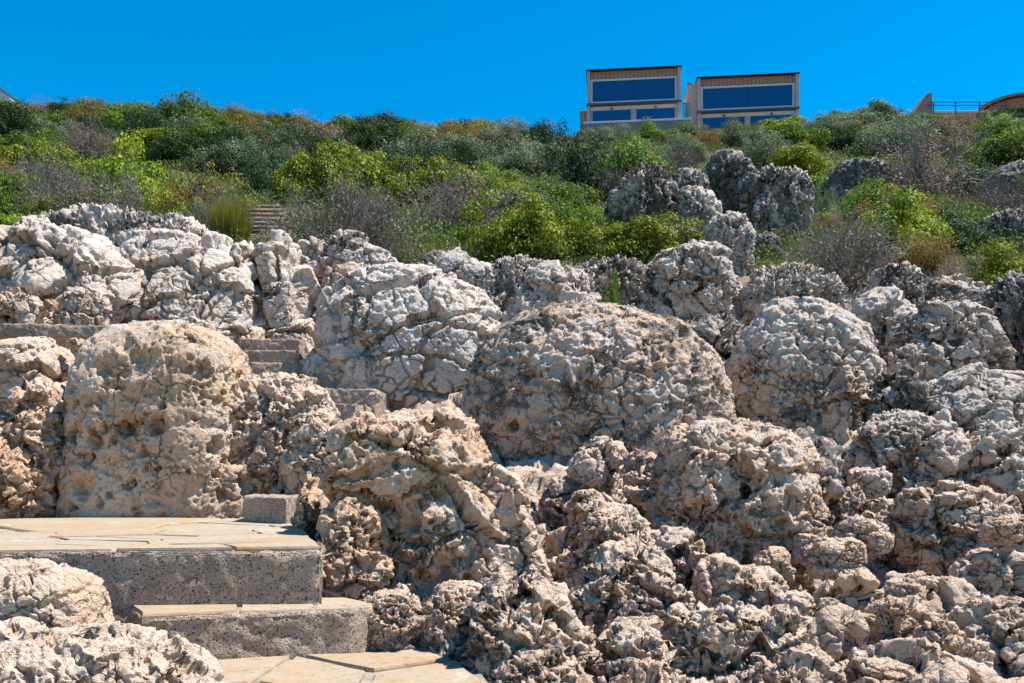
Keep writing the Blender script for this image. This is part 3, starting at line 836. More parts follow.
# rock outcrops among the bushes
S('rock_outcrop', 'tall fluted grey outcrop below the houses', 616, 682, 160, 300, 21, 'flute', 7, .05, .80, .5, .9, 2.8, cat='outcrop', rot=(0, -.12, 0), size=2.0, over=dict(block=.18, bowl=.10, large=.45, flute=.75, fine=.8))
S('rock_outcrop', 'low crumbling grey outcrop right of the tall fluted one', 662, 722, 186, 290, 20.5, 'flute', 6, .05, .78, .4, .9, 2.6, cat='outcrop', size=1.8, over=dict(block=.18, bowl=.10, large=.45, flute=.75, fine=.8))
S('rock_outcrop', 'dark grooved outcrop standing above a shadowed hollow', 740, 810, 167, 285, 22, 'flute', 7, .05, .75, .4, .8, 3.4, cat='outcrop', size=1.9, rot=(.1, .05, 0), over=dict(block=.18, bowl=.10, large=.45, flute=.75, fine=.8))
S('rock_outcrop', 'jagged blue grey outcrop top left of the grooved one', 700, 752, 148, 235, 25, 'flute', 6, .05, .78, .4, .9, 2.6, cat='outcrop', size=1.9, over=dict(block=.18, bowl=.10, large=.45, flute=.75, fine=.8))
S('rock_outcrop', 'blue grey rock step below the grooved outcrop', 700, 756, 212, 310, 17.9, 'flute', 6, .05, .5, .45, .9, 2.7, cat='outcrop', size=1.5, over=dict(block=.18, bowl=.10, large=.45, flute=.75, fine=.8))
S('rock_outcrop', 'wide low pale outcrop in the scrub left of the mauve bush', 822, 895, 158, 225, 36, 'flute', 6, .05, .78, .5, .8, 2.6, cat='outcrop', size=2.0, over=dict(block=.18, bowl=.10, large=.45, flute=.75, fine=.8))
S('rock_outcrop', 'grey outcrop on the slope at the right edge', 965, 1060, 206, 300, 20, 'flute', 6, .05, .78, .4, .9, 2.6, cat='outcrop', size=1.6, rot=(0, -.3, 0), over=dict(block=.18, bowl=.10, large=.45, flute=.75, fine=.8))
S('rock_outcrop', 'half hidden blue grey rock on the far right slope', 985, 1060, 160, 225, 33, 'flute', 5, .05, .90, .4, .9, 2.5, cat='outcrop', size=1.8, over=dict(block=.18, bowl=.10, large=.45, flute=.75, fine=.8))
S(B, 'grey crusted boulder at the bottom between the crusted slab and the loose stones', 742, 850, 640, 800, 3.7, 'karst', 6, .35, .4, .6, .85, 3.0, size=0.34)
S(B, 'cream broken boulder along the bottom edge right of centre', 832, 960, 640, 800, 3.6, 'block', 7, .45, .2, .8, .85, 3.2, size=0.34)
S(B, 'jagged boulder under the angular cream boulder', 870, 975, 560, 720, 4.9, 'block', 6, .4, .35, .6, .85, 3.0, size=0.4)
S(B, 'pitted lump between layered boulder and rubble', 700, 800, 560, 700, 4.9, 'pitted', 6, .45, .35, .6, .85, 2.8, size=0.4)
S(B, 'grey block filling the gap below the crusty boulder', 640, 720, 520, 660, 5.3, 'karst', 6, .35, .45, .5, .85, 2.8, size=0.4)
S(B, 'low grey rock along the bottom edge right of the landing', 478, 600, 640, 800, 3.5, 'karst', 6, .4, .45, .6, .85, 3.0, size=0.34)
S(B, 'crusted rock at the bottom edge between dark rock and crusted slab', 575, 690, 655, 800, 3.5, 'pitted', 6, .35, .5, .5, .85, 3.0, size=0.34)
S('rock_outcrop', 'low grey rock under the left outcrops', 650, 704, 226, 290, 19.2, 'flute', 6, .05, .8, .4, .9, 2.7, cat='outcrop', size=1.5, over=dict(block=.18, bowl=.10, large=.45, flute=.75, fine=.8))
S('rock_outcrop', 'grey rock in the shadowed hollow under the grooved outcrop', 738, 786, 232, 300, 19.5, 'flute', 6, .05, 1.0, .3, .9, 2.7, cat='outcrop', size=1.5, over=dict(block=.18, bowl=.10, large=.45, flute=.75, fine=.8))
S('rock_outcrop', 'pale crag joining the jagged and the tall outcrop', 664, 712, 168, 250, 23, 'flute', 6, .05, .8, .5, .9, 2.8, cat='outcrop', size=1.6, over=dict(block=.18, bowl=.10, large=.45, flute=.75, fine=.8))
S(B, 'tan lower flank rock set against the right end of the terrace', 306, 396, 492, 680, 4.7, 'pitted', 6, .75, .3, .5, .9, 2.8, size=0.38)
S(B, 'pitted knob between the block step and the central boulder', 287, 334, 466, 640, 5.35, 'pitted', 6, .6, .35, .6, .9, 2.6, size=0.4, lobes=[((-.3, -.4, .1), (.7, .7, .3), (0, 0, 0)), ((.3, -.4, -.35), (.8, .7, .3), (0, 0, 0))])
# the slope goes on past both edges of the frame
for lb, x0, x1, y0, y1, d in (('cream boulder continuing the rock wall beyond the left end of the terrace', -190, -50, 345, 560, 7.2),
                              ('grey slab continuing the left cliff outwards', -260, -50, 235, 420, 12.3),
                              ('low boulder in front of the outer end of the left cliff', -330, -180, 380, 560, 8.6),
                              ('grey dome continuing the boulder wall past the dark fluted wall', 1080, 1240, 300, 520, 10.2),
                              ('crusted boulder continuing the crags outwards to the right', 1065, 1200, 430, 640, 7.0),
                              ('rubble boulder beyond the dark craggy corner boulder', 1075, 1230, 560, 800, 4.9),
                              ('grey outer boulder high on the right flank', 1090, 1260, 235, 400, 13.5)):
    S(B, lb, x0, x1, y0, y1, d, 'karst', 6, .35, .45, .5, .85, 2.7)
# loose stones on the right
L = [('cream wedge stone lying at the top of the rubble', 836, 892, 516, 556, 5.4), ('small white chip beside the cream wedge stone', 868, 892, 530, 556, 5.2),
     ('pinkish blocky stone in the middle of the rubble', 806, 868, 538, 580, 5.2), ('pale angular stone at the left of the rubble', 756, 796, 546, 592, 5.3),
     ('bright cream slab with an ochre underside in the rubble', 854, 938, 596, 668, 4.5), ('tan stone right of the ochre undersided slab', 916, 964, 622, 656, 4.2),
     ('flat cream stone tilted behind the ochre undersided slab', 884, 926, 578, 606, 4.7), ('pale flat stone at the bottom edge of the rubble', 850, 1000, 655, 720, 3.9),
     ('narrow pale stone leaning left of the weathered boulder', 770, 804, 618, 690, 4.2), ('triangular tan stone under the layered boulder', 776, 812, 590, 634, 4.6),
     ('small grey stone between layered boulder and rubble', 792, 820, 532, 566, 5.6), ('rounded cream stone on the crags by the right edge', 984, 1022, 516, 546, 4.9),
     ('flat stone lying in the gap by the pinnacle', 622, 650, 486, 502, 6.4), ('broken cream stone left of the pale ledge', 848, 892, 466, 500, 6.7),
     ('small square stone at the end of the concrete step', 367, 382, 392, 404, 9.3), ('knobby stone under the layered boulder at its left', 690, 742, 552, 640, 4.9),
     ('cracked tan stone at the right foot of the layered boulder', 738, 782, 566, 650, 4.9), ('small pale stone in the bottom right rubble', 958, 990, 640, 676, 3.9)]
for q, (lb, x0, x1, y0, y1, d) in enumerate(L):
    S('stone', lb, x0, x1, y0, y1, d, 'chip', 6 if (x1 - x0) > 55 else 5, .55, .12, .85, .95, 3.4, cat='stone', size=(x1 - x0) * d / F * 0.62, rot=(rnd.uniform(-.3, .3), rnd.uniform(-.3, .3), rnd.uniform(-.6, .6)), over=dict(fine=1.0, knob=.2, pit=.25))

import time as _tm
print('rocks queued', _tm.process_time())
# ------------------------------------------------------------------ houses on the crest
WHITE = simple_mat('pale_render', (0.50, 0.40, 0.36), 0.8, 0.10, 1.5)
FRAMEM = simple_mat('light_window_frame', (0.72, 0.61, 0.61), 0.6, 0.06, 2.0)
ROOFM = simple_mat('dark_roof_edge', (0.035, 0.05, 0.075), 0.6, 0.1, 2.0)
TERRA = simple_mat('terracotta', (0.46, 0.19, 0.12), 0.85, 0.25, 4.0, 0.3)
STONEW = simple_mat('rosy_stone', (0.36, 0.23, 0.20), 0.9, 0.30, 3.5, 0.5)
STEEL = simple_mat('dark_steel', (0.06, 0.10, 0.15), 0.5, 0.1, 3.0)
WALLG = simple_mat('grey_green_wall', (0.19, 0.21, 0.20), 0.85, 0.15, 1.0)
LILAC = simple_mat('whitewash', (0.66, 0.62, 0.66), 0.8, 0.06, 3.0)
LOGM = simple_mat('weathered_timber', (0.15, 0.105, 0.07), 0.9, 0.35, 6.0, 0.5)

def frieze_mat():
    m, t, b, out = material('timber_soffit')
    co = t.n('ShaderNodeTexCoord').outputs['Object']
    x, y, z = t.sep(co)
    s = t.m('ABSOLUTE', t.m('SUBTRACT', t.m('FRACT', t.m('MULTIPLY', x, 2.3)), 0.5))
    n, _ = t.noise(co, 6.0, 4, 0.6)
    c = t.mix(t.ss(n, 0.35, 0.65), (0.50, 0.27, 0.19), (0.38, 0.20, 0.14))
    c = t.mix(t.ss(s, 0.40, 0.47), c, (0.14, 0.075, 0.05))
    t.put(b.inputs['Base Color'], c); b.inputs['Roughness'].default_value = 0.75
    return m
FRIEZE = frieze_mat()
def glass_mat(name, col, spec=0.5):
    m, t, b, out = material(name)
    b.inputs['Base Color'].default_value = (*col, 1)
    b.inputs['Roughness'].default_value = 0.03
    b.inputs['Specular IOR Level'].default_value = spec
    b.inputs['Coat Weight'].default_value = 0.6
    return m
GLASS = glass_mat('sky_reflection_glass', (0.010, 0.060, 0.20))  # blue of the reflected sky is put into the base colour
RAILG = bpy.data.materials.new('railing_glass'); RAILG.use_nodes = True
_t = T(RAILG.node_tree); RAILG.node_tree.nodes.clear()
_o = _t.n('ShaderNodeOutputMaterial'); _mx = _t.n('ShaderNodeMixShader'); _tr = _t.n('ShaderNodeBsdfTransparent'); _gl = _t.n('ShaderNodeBsdfPrincipled')
_tr.inputs[0].default_value = (0.72, 0.92, 0.92, 1); _gl.inputs['Base Color'].default_value = (0.15, 0.40, 0.42, 1); _gl.inputs['Roughness'].default_value = 0.05
_mx.inputs[0].default_value = 0.3
_t.t.links.new(_tr.outputs[0], _mx.inputs[1]); _t.t.links.new(_gl.outputs[0], _mx.inputs[2]); _t.t.links.new(_mx.outputs[0], _o.inputs[0])

def bx(name, parent, mat, x0, x1, y0, y1, z0, z1, bevel=0.0, label=None):
    o = link(name, box_mesh(name, x0, x1, y0, y1, z0, z1, bevel), mat, parent)
    if label: o['label'] = label
    return o

def modern_house(px0, px1, pyroof, pybase, d, rz, label, lower, wing, deck):
    k = d / F
    W = (px1 - px0) * k; cx = ((px0 + px1) / 2 - 512) * k
    z0 = EYE + (HY - pybase) * k
    H = (pybase - pyroof) * k
    t = empty('modern_house', (cx, d, z0), label, 'house', None, rz)
    h = W / 2
    s = W / 10.17                 # the larger house is 10.17 m wide
    bx('wall', t, WHITE, -h + .36, h - .36, .30, 8.5, -2.2, H - .16)
    for sx in (-1, 1):
        a, b = sorted((sx * h, sx * (h - .35)))
        bx('side_wall', t, WHITE, a, b, -.25, 8.6, -2.2, H - .17)
    bx('roof', t, ROOFM, -h - .10, h + .10, -.40, 8.8, H - .155, H - .04, .02)
    bx('timber_frieze', t, FRIEZE, -h + .37, h - .37, .02, .28, H - .95, H - .18)
    # upper band: light frame with two broad panes
    zt, zb = H - .98, H - 3.75
    fr = bx('window_frame', t, FRAMEM, -h + .37, h - .37, .06, .24, zt - .22, zt)
    bx('frame_rail', fr, FRAMEM, -h + .37, h - .37, .06, .24, zb, zb + .30)
    for sx in (-1, 1):
        a, b = sorted((sx * (h - .37), sx * (h - .62)))
        bx('frame_jamb', fr, FRAMEM, a, b, .065, .235, zb + .30, zt - .22)
    for sx in (-1, 1):
        a, b = sorted((sx * .03, sx * (h - .62)))
        g = bx('upper_window', t, GLASS, a, b, .15, .20, zb + .30, zt - .22)
    bx('mullion', fr, ROOFM, -.03, .03, .10, .22, zb + .30, zt - .22)
    bx('floor_slab', t, STEEL, -h - .05, h + .05, -.40, .28, zb - .22, zb - .02, .01)
    # lower band
    z1 = zb - .24
    bx('lintel', t, FRAMEM, -h + .37, h - .37, .06, .26, z1 - .38, z1)
    if z1 - .38 > 0.3:
        for a, b in ((-h + .62, -.30), (.32, h - .62)):
            f2 = bx('lower_window', t, FRAMEM, a - .07, b + .07, .12, .24, 0.02, z1 - .385)
            bx('pane', f2, GLASS, a, b, .09, .115, .10, z1 - .44)
            bx('lamp', t, STEEL, (a + b) / 2 - .09, (a + b) / 2 + .09, -.12, .055, z1 - .40, z1 - .20, .01)
        for a, b in ((-h + .37, -h + .54), (-.21, .23), (h - .54, h - .37)):
            bx('pier', t, WHITE, a, b, .02, .26, -.05, z1 - .385)
    if deck:
        bx('terrace_slab', t, LILAC, -h - .4, h + 1.0, -1.0, -.42, -.36, -.16, .02)
        bx('retaining_wall', t, WALLG, -h - .3, h + .9, -.95, -.45, -2.4, -.37)
        g = bx('glass_railing', t, RAILG, h + .06, h + .98, -.95, -.93, -.16, 1.4)
        bx('rail', g, STEEL, h + .05, h + 1.0, -.97, -.91, 1.4, 1.44)
    if wing == 'low':
        w_ = bx('side_wing', t, STONEW, -h - .78, -h - .02, .2, 3.0, -.4, 1.45)
        bx('wing_cap', w_, LILAC, -h - .85, -h - .02, .1, 3.1, 1.45, 1.58)
    else:
        w_ = bx('side_wing', t, WHITE, -h - 1.0, -h - .02, .3, 4.5, -2.0, H - .55)
        bx('wing_cap', w_, STONEW, -h - 1.06, -h - .55, .2, 4.6, H - .55, H - .40)
    return t
modern_house(587, 680, 68.5, 122, 97, R(-6), 'taller modern glass fronted house on the hilltop with two storeys in view', True, 'low', True)
modern_house(698, 797, 75.5, 128, 97, R(-6), 'lower modern glass fronted house on the hilltop half sunk behind shrubs', True, 'tall', False)

# walled terrace with railing at the right, and a vaulted roof beyond
d = 90.0; k = d / F
def wz(py): return EYE + (HY - py) * k
def wx(px): return (px - 512) * k
t = empty('stone_gable_wall', (wx(922), d, wz(118)), 'pointed rosy stone wall end rising at the left of the hilltop railing', 'wall')
bm = bmesh.new()
out = [(wx(911) - wx(922), -1.5), (wx(933) - wx(922), -1.5), (wx(932) - wx(922), 26 * k), (wx(927) - wx(922), 24.5 * k), (wx(917) - wx(922), 9.5 * k), (wx(911) - wx(922), 1.5 * k)]
fa = [bm.verts.new((x, 0, z)) for x, z in out]; fb = [bm.verts.new((x, 2.2, z)) for x, z in out]
bm.faces.new(fa[::-1]) ; bm.faces.new(fb)
for q in range(len(out)):
    bm.faces.new((fa[q], fa[(q + 1) % len(out)], fb[(q + 1) % len(out)], fb[q]))
bmesh.ops.recalc_face_normals(bm, faces=list(bm.faces))
me = bpy.data.meshes.new('wall'); bm.to_mesh(me); bm.free()
link('wall', me, STONEW, t)
pw = empty('parapet_wall', (wx(933), d, wz(118)), 'long low stone parapet with pale coping under the hilltop railing', 'wall')
L_ = wx(1004) - wx(933)
bx('wall', pw, STONEW, .05, L_, .3, .7, -1.5, 6.0 * k)
bx('coping', pw, LILAC, .05, L_, .2, .8, 6.0 * k, 8.2 * k, .02)
rl = empty('metal_railing', (wx(925), d - .5, wz(118)), 'thin dark metal railing along the parapet on the right skyline', 'railing')
for px in (931, 953, 977, 1003):
    bx('post', rl, STEEL, wx(px) - wx(925) - .05, wx(px) - wx(925) + .05, -.05, .05, -1.0, 14.0 * k)
for zz in (13.6, 10.2):
    bx('rail', rl, STEEL, 0, wx(1006) - wx(925), -.045, .045, zz * k, (zz + .55) * k)
vh = empty('vaulted_house', (wx(1062), d + 4, wz(112)), 'brick house with a curved red roof at the right end of the skyline', 'house')
bm = bmesh.new(); n = 16; prof = []
k2 = (d + 4) / F
for q in range(n + 1):
    a = math.pi * q / n
    prof.append((-math.cos(a) * 62 * k2, math.sin(a) * 27 * k2 + 4 * k2))
fa = [bm.verts.new((x, 0, z)) for x, z in prof]; lo1 = [bm.verts.new((prof[-1][0], 0, -2)), bm.verts.new((prof[0][0], 0, -2))]
bm.faces.new((fa + lo1)[::-1])
bmesh.ops.recalc_face_normals(bm, faces=list(bm.faces))
r_ = bmesh.ops.extrude_face_region(bm, geom=list(bm.faces))
bmesh.ops.translate(bm, verts=[v for v in r_['geom'] if isinstance(v, bmesh.types.BMVert)], vec=(0, 7, 0))
bmesh.ops.recalc_face_normals(bm, faces=list(bm.faces))
me = bpy.data.meshes.new('wall'); bm.to_mesh(me); bm.free()
link('wall', me, TERRA, vh)
bm = bmesh.new()
ri = [(x * 1.03, z * 1.02 + .05) for x, z in prof]; ro = [(x * 1.09, z * 1.06 + .16) for x, z in prof]
rings = []
for y in (-.5, 7.4):
    rings.append(([bm.verts.new((x, y, z)) for x, z in ri], [bm.verts.new((x, y, z)) for x, z in ro]))
for q in range(n):
    (a, b), (c, e) = rings
    bm.faces.new((b[q], b[q + 1], e[q + 1], e[q])); bm.faces.new((a[q], c[q], c[q + 1], a[q + 1]))
    bm.faces.new((a[q], a[q + 1], b[q + 1], b[q])); bm.faces.new((c[q], e[q], e[q + 1], c[q + 1]))
bmesh.ops.recalc_face_normals(bm, faces=list(bm.faces))
me = bpy.data.meshes.new('roof'); bm.to_mesh(me); bm.free()
link('roof', me, TERRA, vh)
# white gable at the far left
d = 88.0; k = d / F
gh = empty('white_house', (wx(-16), d, wz(98)), 'white gabled house peeping over the ridge in the top left corner', 'house')
bm = bmesh.new()
out = [(-30 * k, -3), (26 * k, -3), (26 * k, 0), (22 * k, 3 * k), (8 * k, 13 * k), (-12 * k, 22 * k), (-30 * k, 14 * k)]
fa = [bm.verts.new((x, 0, z)) for x, z in out]; fb = [bm.verts.new((x, 8, z)) for x, z in out]
bm.faces.new(fa[::-1]); bm.faces.new(fb)
for q in range(len(out)):
    bm.faces.new((fa[q], fa[(q + 1) % len(out)], fb[(q + 1) % len(out)], fb[q]))
bmesh.ops.recalc_face_normals(bm, faces=list(bm.faces))
me = bpy.data.meshes.new('wall'); bm.to_mesh(me); bm.free()
link('wall', me, LILAC, gh)
bm = bmesh.new()
e1 = [(-12 * k, 22.1 * k), (8.5 * k, 13.1 * k)]
vs_ = [bm.verts.new((x, y, z + dz)) for dz in (0.02, .35) for y in (-.4, 8.3) for x, z in e1]
for f in ((0, 1, 3, 2), (4, 6, 7, 5), (0, 4, 5, 1), (2, 3, 7, 6), (0, 2, 6, 4), (1, 5, 7, 3)):
    bm.faces.new([vs_[q] for q in f])
bmesh.ops.recalc_face_normals(bm, faces=list(bm.faces))
me = bpy.data.meshes.new('roof'); bm.to_mesh(me); bm.free()
link('roof', me, ROOFM, gh)
o = link('utility_post', box_mesh('utility_post', -.09, .09, -.09, .09, 0, 17 * k, .02), STEEL, None, (wx(5), d - 1.2, wz(100)))
tag(o, 'thin dark post standing before the white gabled house', 'post')

# ------------------------------------------------------------------ log steps of the hillside path
def cyl_mesh(name, r, L, seg=12):
    bm = bmesh.new()
    bmesh.ops.create_cone(bm, cap_ends=True, segments=seg, radius1=r, radius2=r * .93, depth=L)
    bmesh.ops.rotate(bm, verts=bm.verts, cent=(0, 0, 0), matrix=Matrix.Rotation(R(90), 3, 'Y'))
    for f in bm.faces: f.smooth = len(f.verts) == 4
    me = bpy.data.meshes.new(name); bm.to_mesh(me); bm.free()
    return me
NL = 11
p_ = []
for q in range(NL):
    f = q / (NL - 1)
    d = 19.2 + 4.6 * f
    p_.append(at(279 - 22 * f, 247 - 42 * f, d))
lm = cyl_mesh('log_step', .05, 1.25)
bm = bmesh.new(); prev = None
for q, p in enumerate(p_):
    o = link('log_step', lm if q == 0 else lm, LOGM, None, p - Vector((0, 0, .05)))
    o.rotation_euler = (0, rnd.uniform(-.03, .03), rnd.uniform(-.05, .05))
    tag(o, 'weathered timber log edging a step of the brown hillside path', 'log step', 'log steps of the hillside path')
    w_ = .72
    row = [bm.verts.new((p.x + sx * w_, p.y - .03, p.z - .09 - dz)) for sx, dz in ((-1, 1.5), (-1, 0), (1, 0), (1, 1.5))]
    if prev:
        for a in range(3):
            bm.faces.new((prev[a], prev[a + 1], row[a + 1], row[a]))
    prev = row
bmesh.ops.recalc_face_normals(bm, faces=list(bm.faces))
me = bpy.data.meshes.new('footpath'); bm.to_mesh(me); bm.free()
o = link('footpath', me, simple_mat('dry_earth', (0.17, 0.12, 0.08), .95, .3, 5.0, .8))
tag(o, 'brown earth footpath climbing between the bushes', kind='structure')
# ------------------------------------------------------------------ shrubs
def leaf_mat(name, cols, trans=0.25, hue=0.02, patch=0.50):
    m = bpy.data.materials.new(name); m.use_nodes = True
    m.node_tree.nodes.clear(); t = T(m.node_tree)
    out = t.n('ShaderNodeOutputMaterial')
    geo = t.n('ShaderNodeNewGeometry'); ri = geo.outputs['Random Per Island']
    oi = t.n('ShaderNodeObjectInfo').outputs['Random']
    P = geo.outputs['Position']
    c = t.mix(t.ss(ri, 0.1, 0.9), cols[0], cols[1])
    n, _ = t.noise(P, 1.1, 4, 0.6)
    if len(cols) > 2:
        c = t.mix(t.ss(n, patch, patch + 0.12), c, t.mix(ri, cols[2], cols[-1]))
    hs = t.n('ShaderNodeHueSaturation')
    t.put(hs.inputs['Hue'], t.m('ADD', 0.5, t.m('MULTIPLY', t.m('SUBTRACT', oi, 0.5), hue)))
    t.put(hs.inputs['Value'], t.m('ADD', 0.78, t.m('MULTIPLY', oi, 0.45)))
    t.put(hs.inputs['Color'], c)
    c = hs.outputs[0]
    b = t.n('ShaderNodeBsdfPrincipled'); b.inputs['Roughness'].default_value = 0.6; b.inputs['Specular IOR Level'].default_value = 0.25
    t.put(b.inputs['Base Color'], c)
    if trans:
        tr = t.n('ShaderNodeBsdfTranslucent'); t.put(tr.inputs['Color'], c)
        mx = t.n('ShaderNodeMixShader'); mx.inputs[0].default_value = trans
        t.t.links.new(b.outputs[0], mx.inputs[1]); t.t.links.new(tr.outputs[0], mx.inputs[2])
        t.t.links.new(mx.outputs[0], out.inputs[0])
    else:
        t.t.links.new(b.outputs[0], out.inputs[0])
    return m
LM = {
    'bright': leaf_mat('bright_green_leaves', [(0.16, 0.22, 0.011), (0.29, 0.32, 0.016), (0.085, 0.145, 0.012), (0.21, 0.26, 0.015)], .3),
    'green':  leaf_mat('mid_green_leaves', [(0.088, 0.155, 0.016), (0.165, 0.235, 0.024), (0.055, 0.10, 0.016), (0.115, 0.17, 0.02)], .35),
    'dark':   leaf_mat('dark_green_leaves', [(0.026, 0.060, 0.018), (0.055, 0.10, 0.028), (0.018, 0.040, 0.015), (0.04, 0.075, 0.02)], .3),
    'juniper': leaf_mat('blackish_green_needles', [(0.014, 0.034, 0.010), (0.030, 0.060, 0.016), (0.010, 0.022, 0.008), (0.022, 0.045, 0.012)], .15),
    'sage':   leaf_mat('grey_green_leaves', [(0.125, 0.165, 0.085), (0.20, 0.23, 0.13), (0.08, 0.115, 0.065), (0.15, 0.18, 0.09)], .3),
    'rust':   leaf_mat('olive_and_rust_leaves', [(0.17, 0.17, 0.025), (0.24, 0.20, 0.03), (0.27, 0.105, 0.045), (0.22, 0.12, 0.06)], .35, 0.02, 0.46),
    'mauve':  leaf_mat('dry_mauve_leaves', [(0.22, 0.14, 0.105), (0.29, 0.20, 0.16), (0.14, 0.10, 0.08), (0.21, 0.16, 0.12)], 0.2),
    'dry':    leaf_mat('dry_grey_leaves', [(0.15, 0.145, 0.10), (0.21, 0.19, 0.14), (0.10, 0.11, 0.07), (0.15, 0.14, 0.10)], 0.2),
    'straw':  leaf_mat('tall_yellow_grass', [(0.26, 0.27, 0.02), (0.34, 0.31, 0.05), (0.32, 0.22, 0.10), (0.28, 0.26, 0.05)], 0.3),
}
TWIG = leaf_mat('grey_twigs', [(0.11, 0.096, 0.09), (0.18, 0.158, 0.145)], 0)
WOOD = leaf_mat('brown_stems', [(0.07, 0.055, 0.045), (0.12, 0.095, 0.075)], 0)

def quads(P, Tn, Bn, L, W, fold):
    """diamond leaves: 4 points each"""
    Nn = np.cross(Tn, Bn)
    a = P - Tn * L[:, None] * .5
    b = P + Bn * W[:, None] * .5 + Nn * (fold * W)[:, None]
    c = P + Tn * L[:, None] * .5
    d = P - Bn * W[:, None] * .5 + Nn * (fold * W)[:, None]
    v = np.stack([a, b, c, d], 1).reshape(-1, 3)
    f = np.arange(len(v)).reshape(-1, 4)
    return v, f

def nrm(v): return v / np.maximum(np.linalg.norm(v, axis=1), 1e-9)[:, None]

def crown(seed, n, nclump, leaf, aspect, shell=0.55, upness=0.5, hmin=0.02, spiky=0.0, tight=1.0):
    """leaves of a bush of unit radius and unit height, in uneven clumps with gaps"""
    g = np.random.default_rng(seed)
    # clumps on an irregular dome
    th = g.uniform(0, 2 * np.pi, nclump); ph = np.arccos(g.uniform(0.0, 1, nclump))
    dirs = np.stack([np.cos(th) * np.sin(ph), np.sin(th) * np.sin(ph), np.cos(ph)], 1)
    rr = g.uniform(shell, .92, nclump) * (0.80 + 0.32 * np.sin(th * 2 + seed) * np.sin(ph) + 0.14 * np.sin(th * 5 + seed * 2))
    cen = dirs * rr[:, None]; cen[:, 2] = np.maximum(cen[:, 2] * .88, hmin + 0.05)
    cr = g.uniform(.11, .26, nclump) * tight
    wgt = cr ** 2 * g.uniform(.5, 1.4, nclump); wgt /= wgt.sum()
    k = g.choice(nclump, n, p=wgt)
    dv = nrm(g.normal(size=(n, 3)))
    dv[:, 2] = np.where(g.random(n) < .55, np.abs(dv[:, 2]), dv[:, 2])
    rad = cr[k] * g.random(n) ** (1 / 2.6) * (1 + 0.25 * g.normal(size=n) * .5)
    P = cen[k] + dv * rad[:, None] * np.array([1.1, 1.1, .85])
    keep = P[:, 2] > hmin
    P, dv, k = P[keep], dv[keep], k[keep]; n = len(P)
    nn_ = nrm(dv * 1.0 + g.normal(size=(n, 3)) * .55 + np.array([0, 0, upness]))      # leaf faces look outwards and up
    Tn = nrm(np.cross(nn_, nrm(g.normal(size=(n, 3)))))
    Bn = nrm(np.cross(nn_, Tn))
    L = leaf * g.uniform(.6, 1.35, n); W = L * aspect * g.uniform(.75, 1.25, n)
    return quads(P, Tn, Bn, L, W, 0.18), cen

def tubes(lines, radii):
    """three sided twigs along polylines (list of (m,3)), radius falling to the tip"""
    V, Fq = [], []; base = 0
    for ln, r in zip(lines, radii):
        m = len(ln)
        tg = nrm(np.gradient(ln, axis=0))
        up = np.array([.31, .17, .93]); s = nrm(np.cross(tg, up)); u = np.cross(s, tg)
        rad = r * np.linspace(1, .35, m)
        ring = [ln + (s * np.cos(a) + u * np.sin(a)) * rad[:, None] for a in (0, 2.094, 4.189)]
        V.append(np.stack(ring, 1).reshape(-1, 3))
        for q in range(m - 1):
            for c in range(3):
                c2 = (c + 1) % 3
                Fq.append((base + q * 3 + c, base + q * 3 + c2, base + q * 3 + 3 + c2, base + q * 3 + 3 + c))
        base += m * 3
    return np.concatenate(V), np.array(Fq)

def twig_lines(seed, stems, kids, r0, droop=0.15, reach=.95):
    g = np.random.default_rng(seed)
    lines, rad = [], []
    for s in range(stems):
        th = g.uniform(0, 2 * np.pi); el = np.arccos(g.uniform(.12, 1.0))
        d = np.array([np.cos(th) * np.sin(el), np.sin(th) * np.sin(el), np.cos(el)])
        Ln = reach * g.uniform(.7, 1.05)
        def poly(p, d, L, m, wob):
            out = [p]; dd = d.copy()
            for _ in range(m):
                dd = dd + g.normal(size=3) * wob; dd[2] -= droop * .12
                dd /= np.linalg.norm(dd); out.append(out[-1] + dd * L / m)
            return np.array(out)
        a = poly(np.array([g.normal() * .08, g.normal() * .08, 0.0]), d, Ln, 6, .16)
        lines.append(a); rad.append(r0 * g.uniform(.7, 1.2))
        for _ in range(kids):
            q = g.integers(2, 6); dd = nrm((d + g.normal(size=3) * .55 + np.array([0, 0, .2]))[None])[0]
            b = poly(a[q], dd, Ln * g.uniform(.25, .5), 4, .2)
            lines.append(b); rad.append(r0 * .5)
            for _ in range(3):
                q2 = g.integers(1, 4); de = nrm((dd + g.normal(size=3) * .7)[None])[0]
                lines.append(poly(b[q2], de, Ln * g.uniform(.10, .24), 3, .25)); rad.append(r0 * .3)
    return lines, rad

def mk(name, vf, mat):
    me = mesh_np(name, vf[0], vf[1], smooth=False); me.materials.append(mat); return me

# prototypes: (foliage meshes, stem mesh)
PROTO = {}
def proto(kind):
    if kind in PROTO: return PROTO[kind]
    out = []
    base = {'bright': (17000, 80, .054, .55), 'green': (17000, 75, .054, .5), 'dark': (15000, 75, .050, .4), 'juniper': (20000, 110, .044, .35), 'sage': (14000, 80, .046, .45),
            'rust': (14000, 90, .042, .45), 'mauve': (8500, 90, .036, .4), 'dry': (8000, 80, .036, .4)}[kind]
    for s in range(3):
        sd = sum(map(ord, kind)) + s * 17
        (vf, cen) = crown(sd, *base, shell=.42, upness=.5)
        fol = mk('foliage', vf, LM[kind])
        if kind in ('mauve', 'dry'):
            ln, rd = twig_lines(sd, 60, 7, .0085)
            st = mk('twigs', tubes(ln, rd), TWIG)
        else:
            ln, rd = twig_lines(sd, 16, 2, .012, reach=.85)
            st = mk('stems', tubes(ln, rd), WOOD)
        out.append((fol, st))
    PROTO[kind] = out
    return out
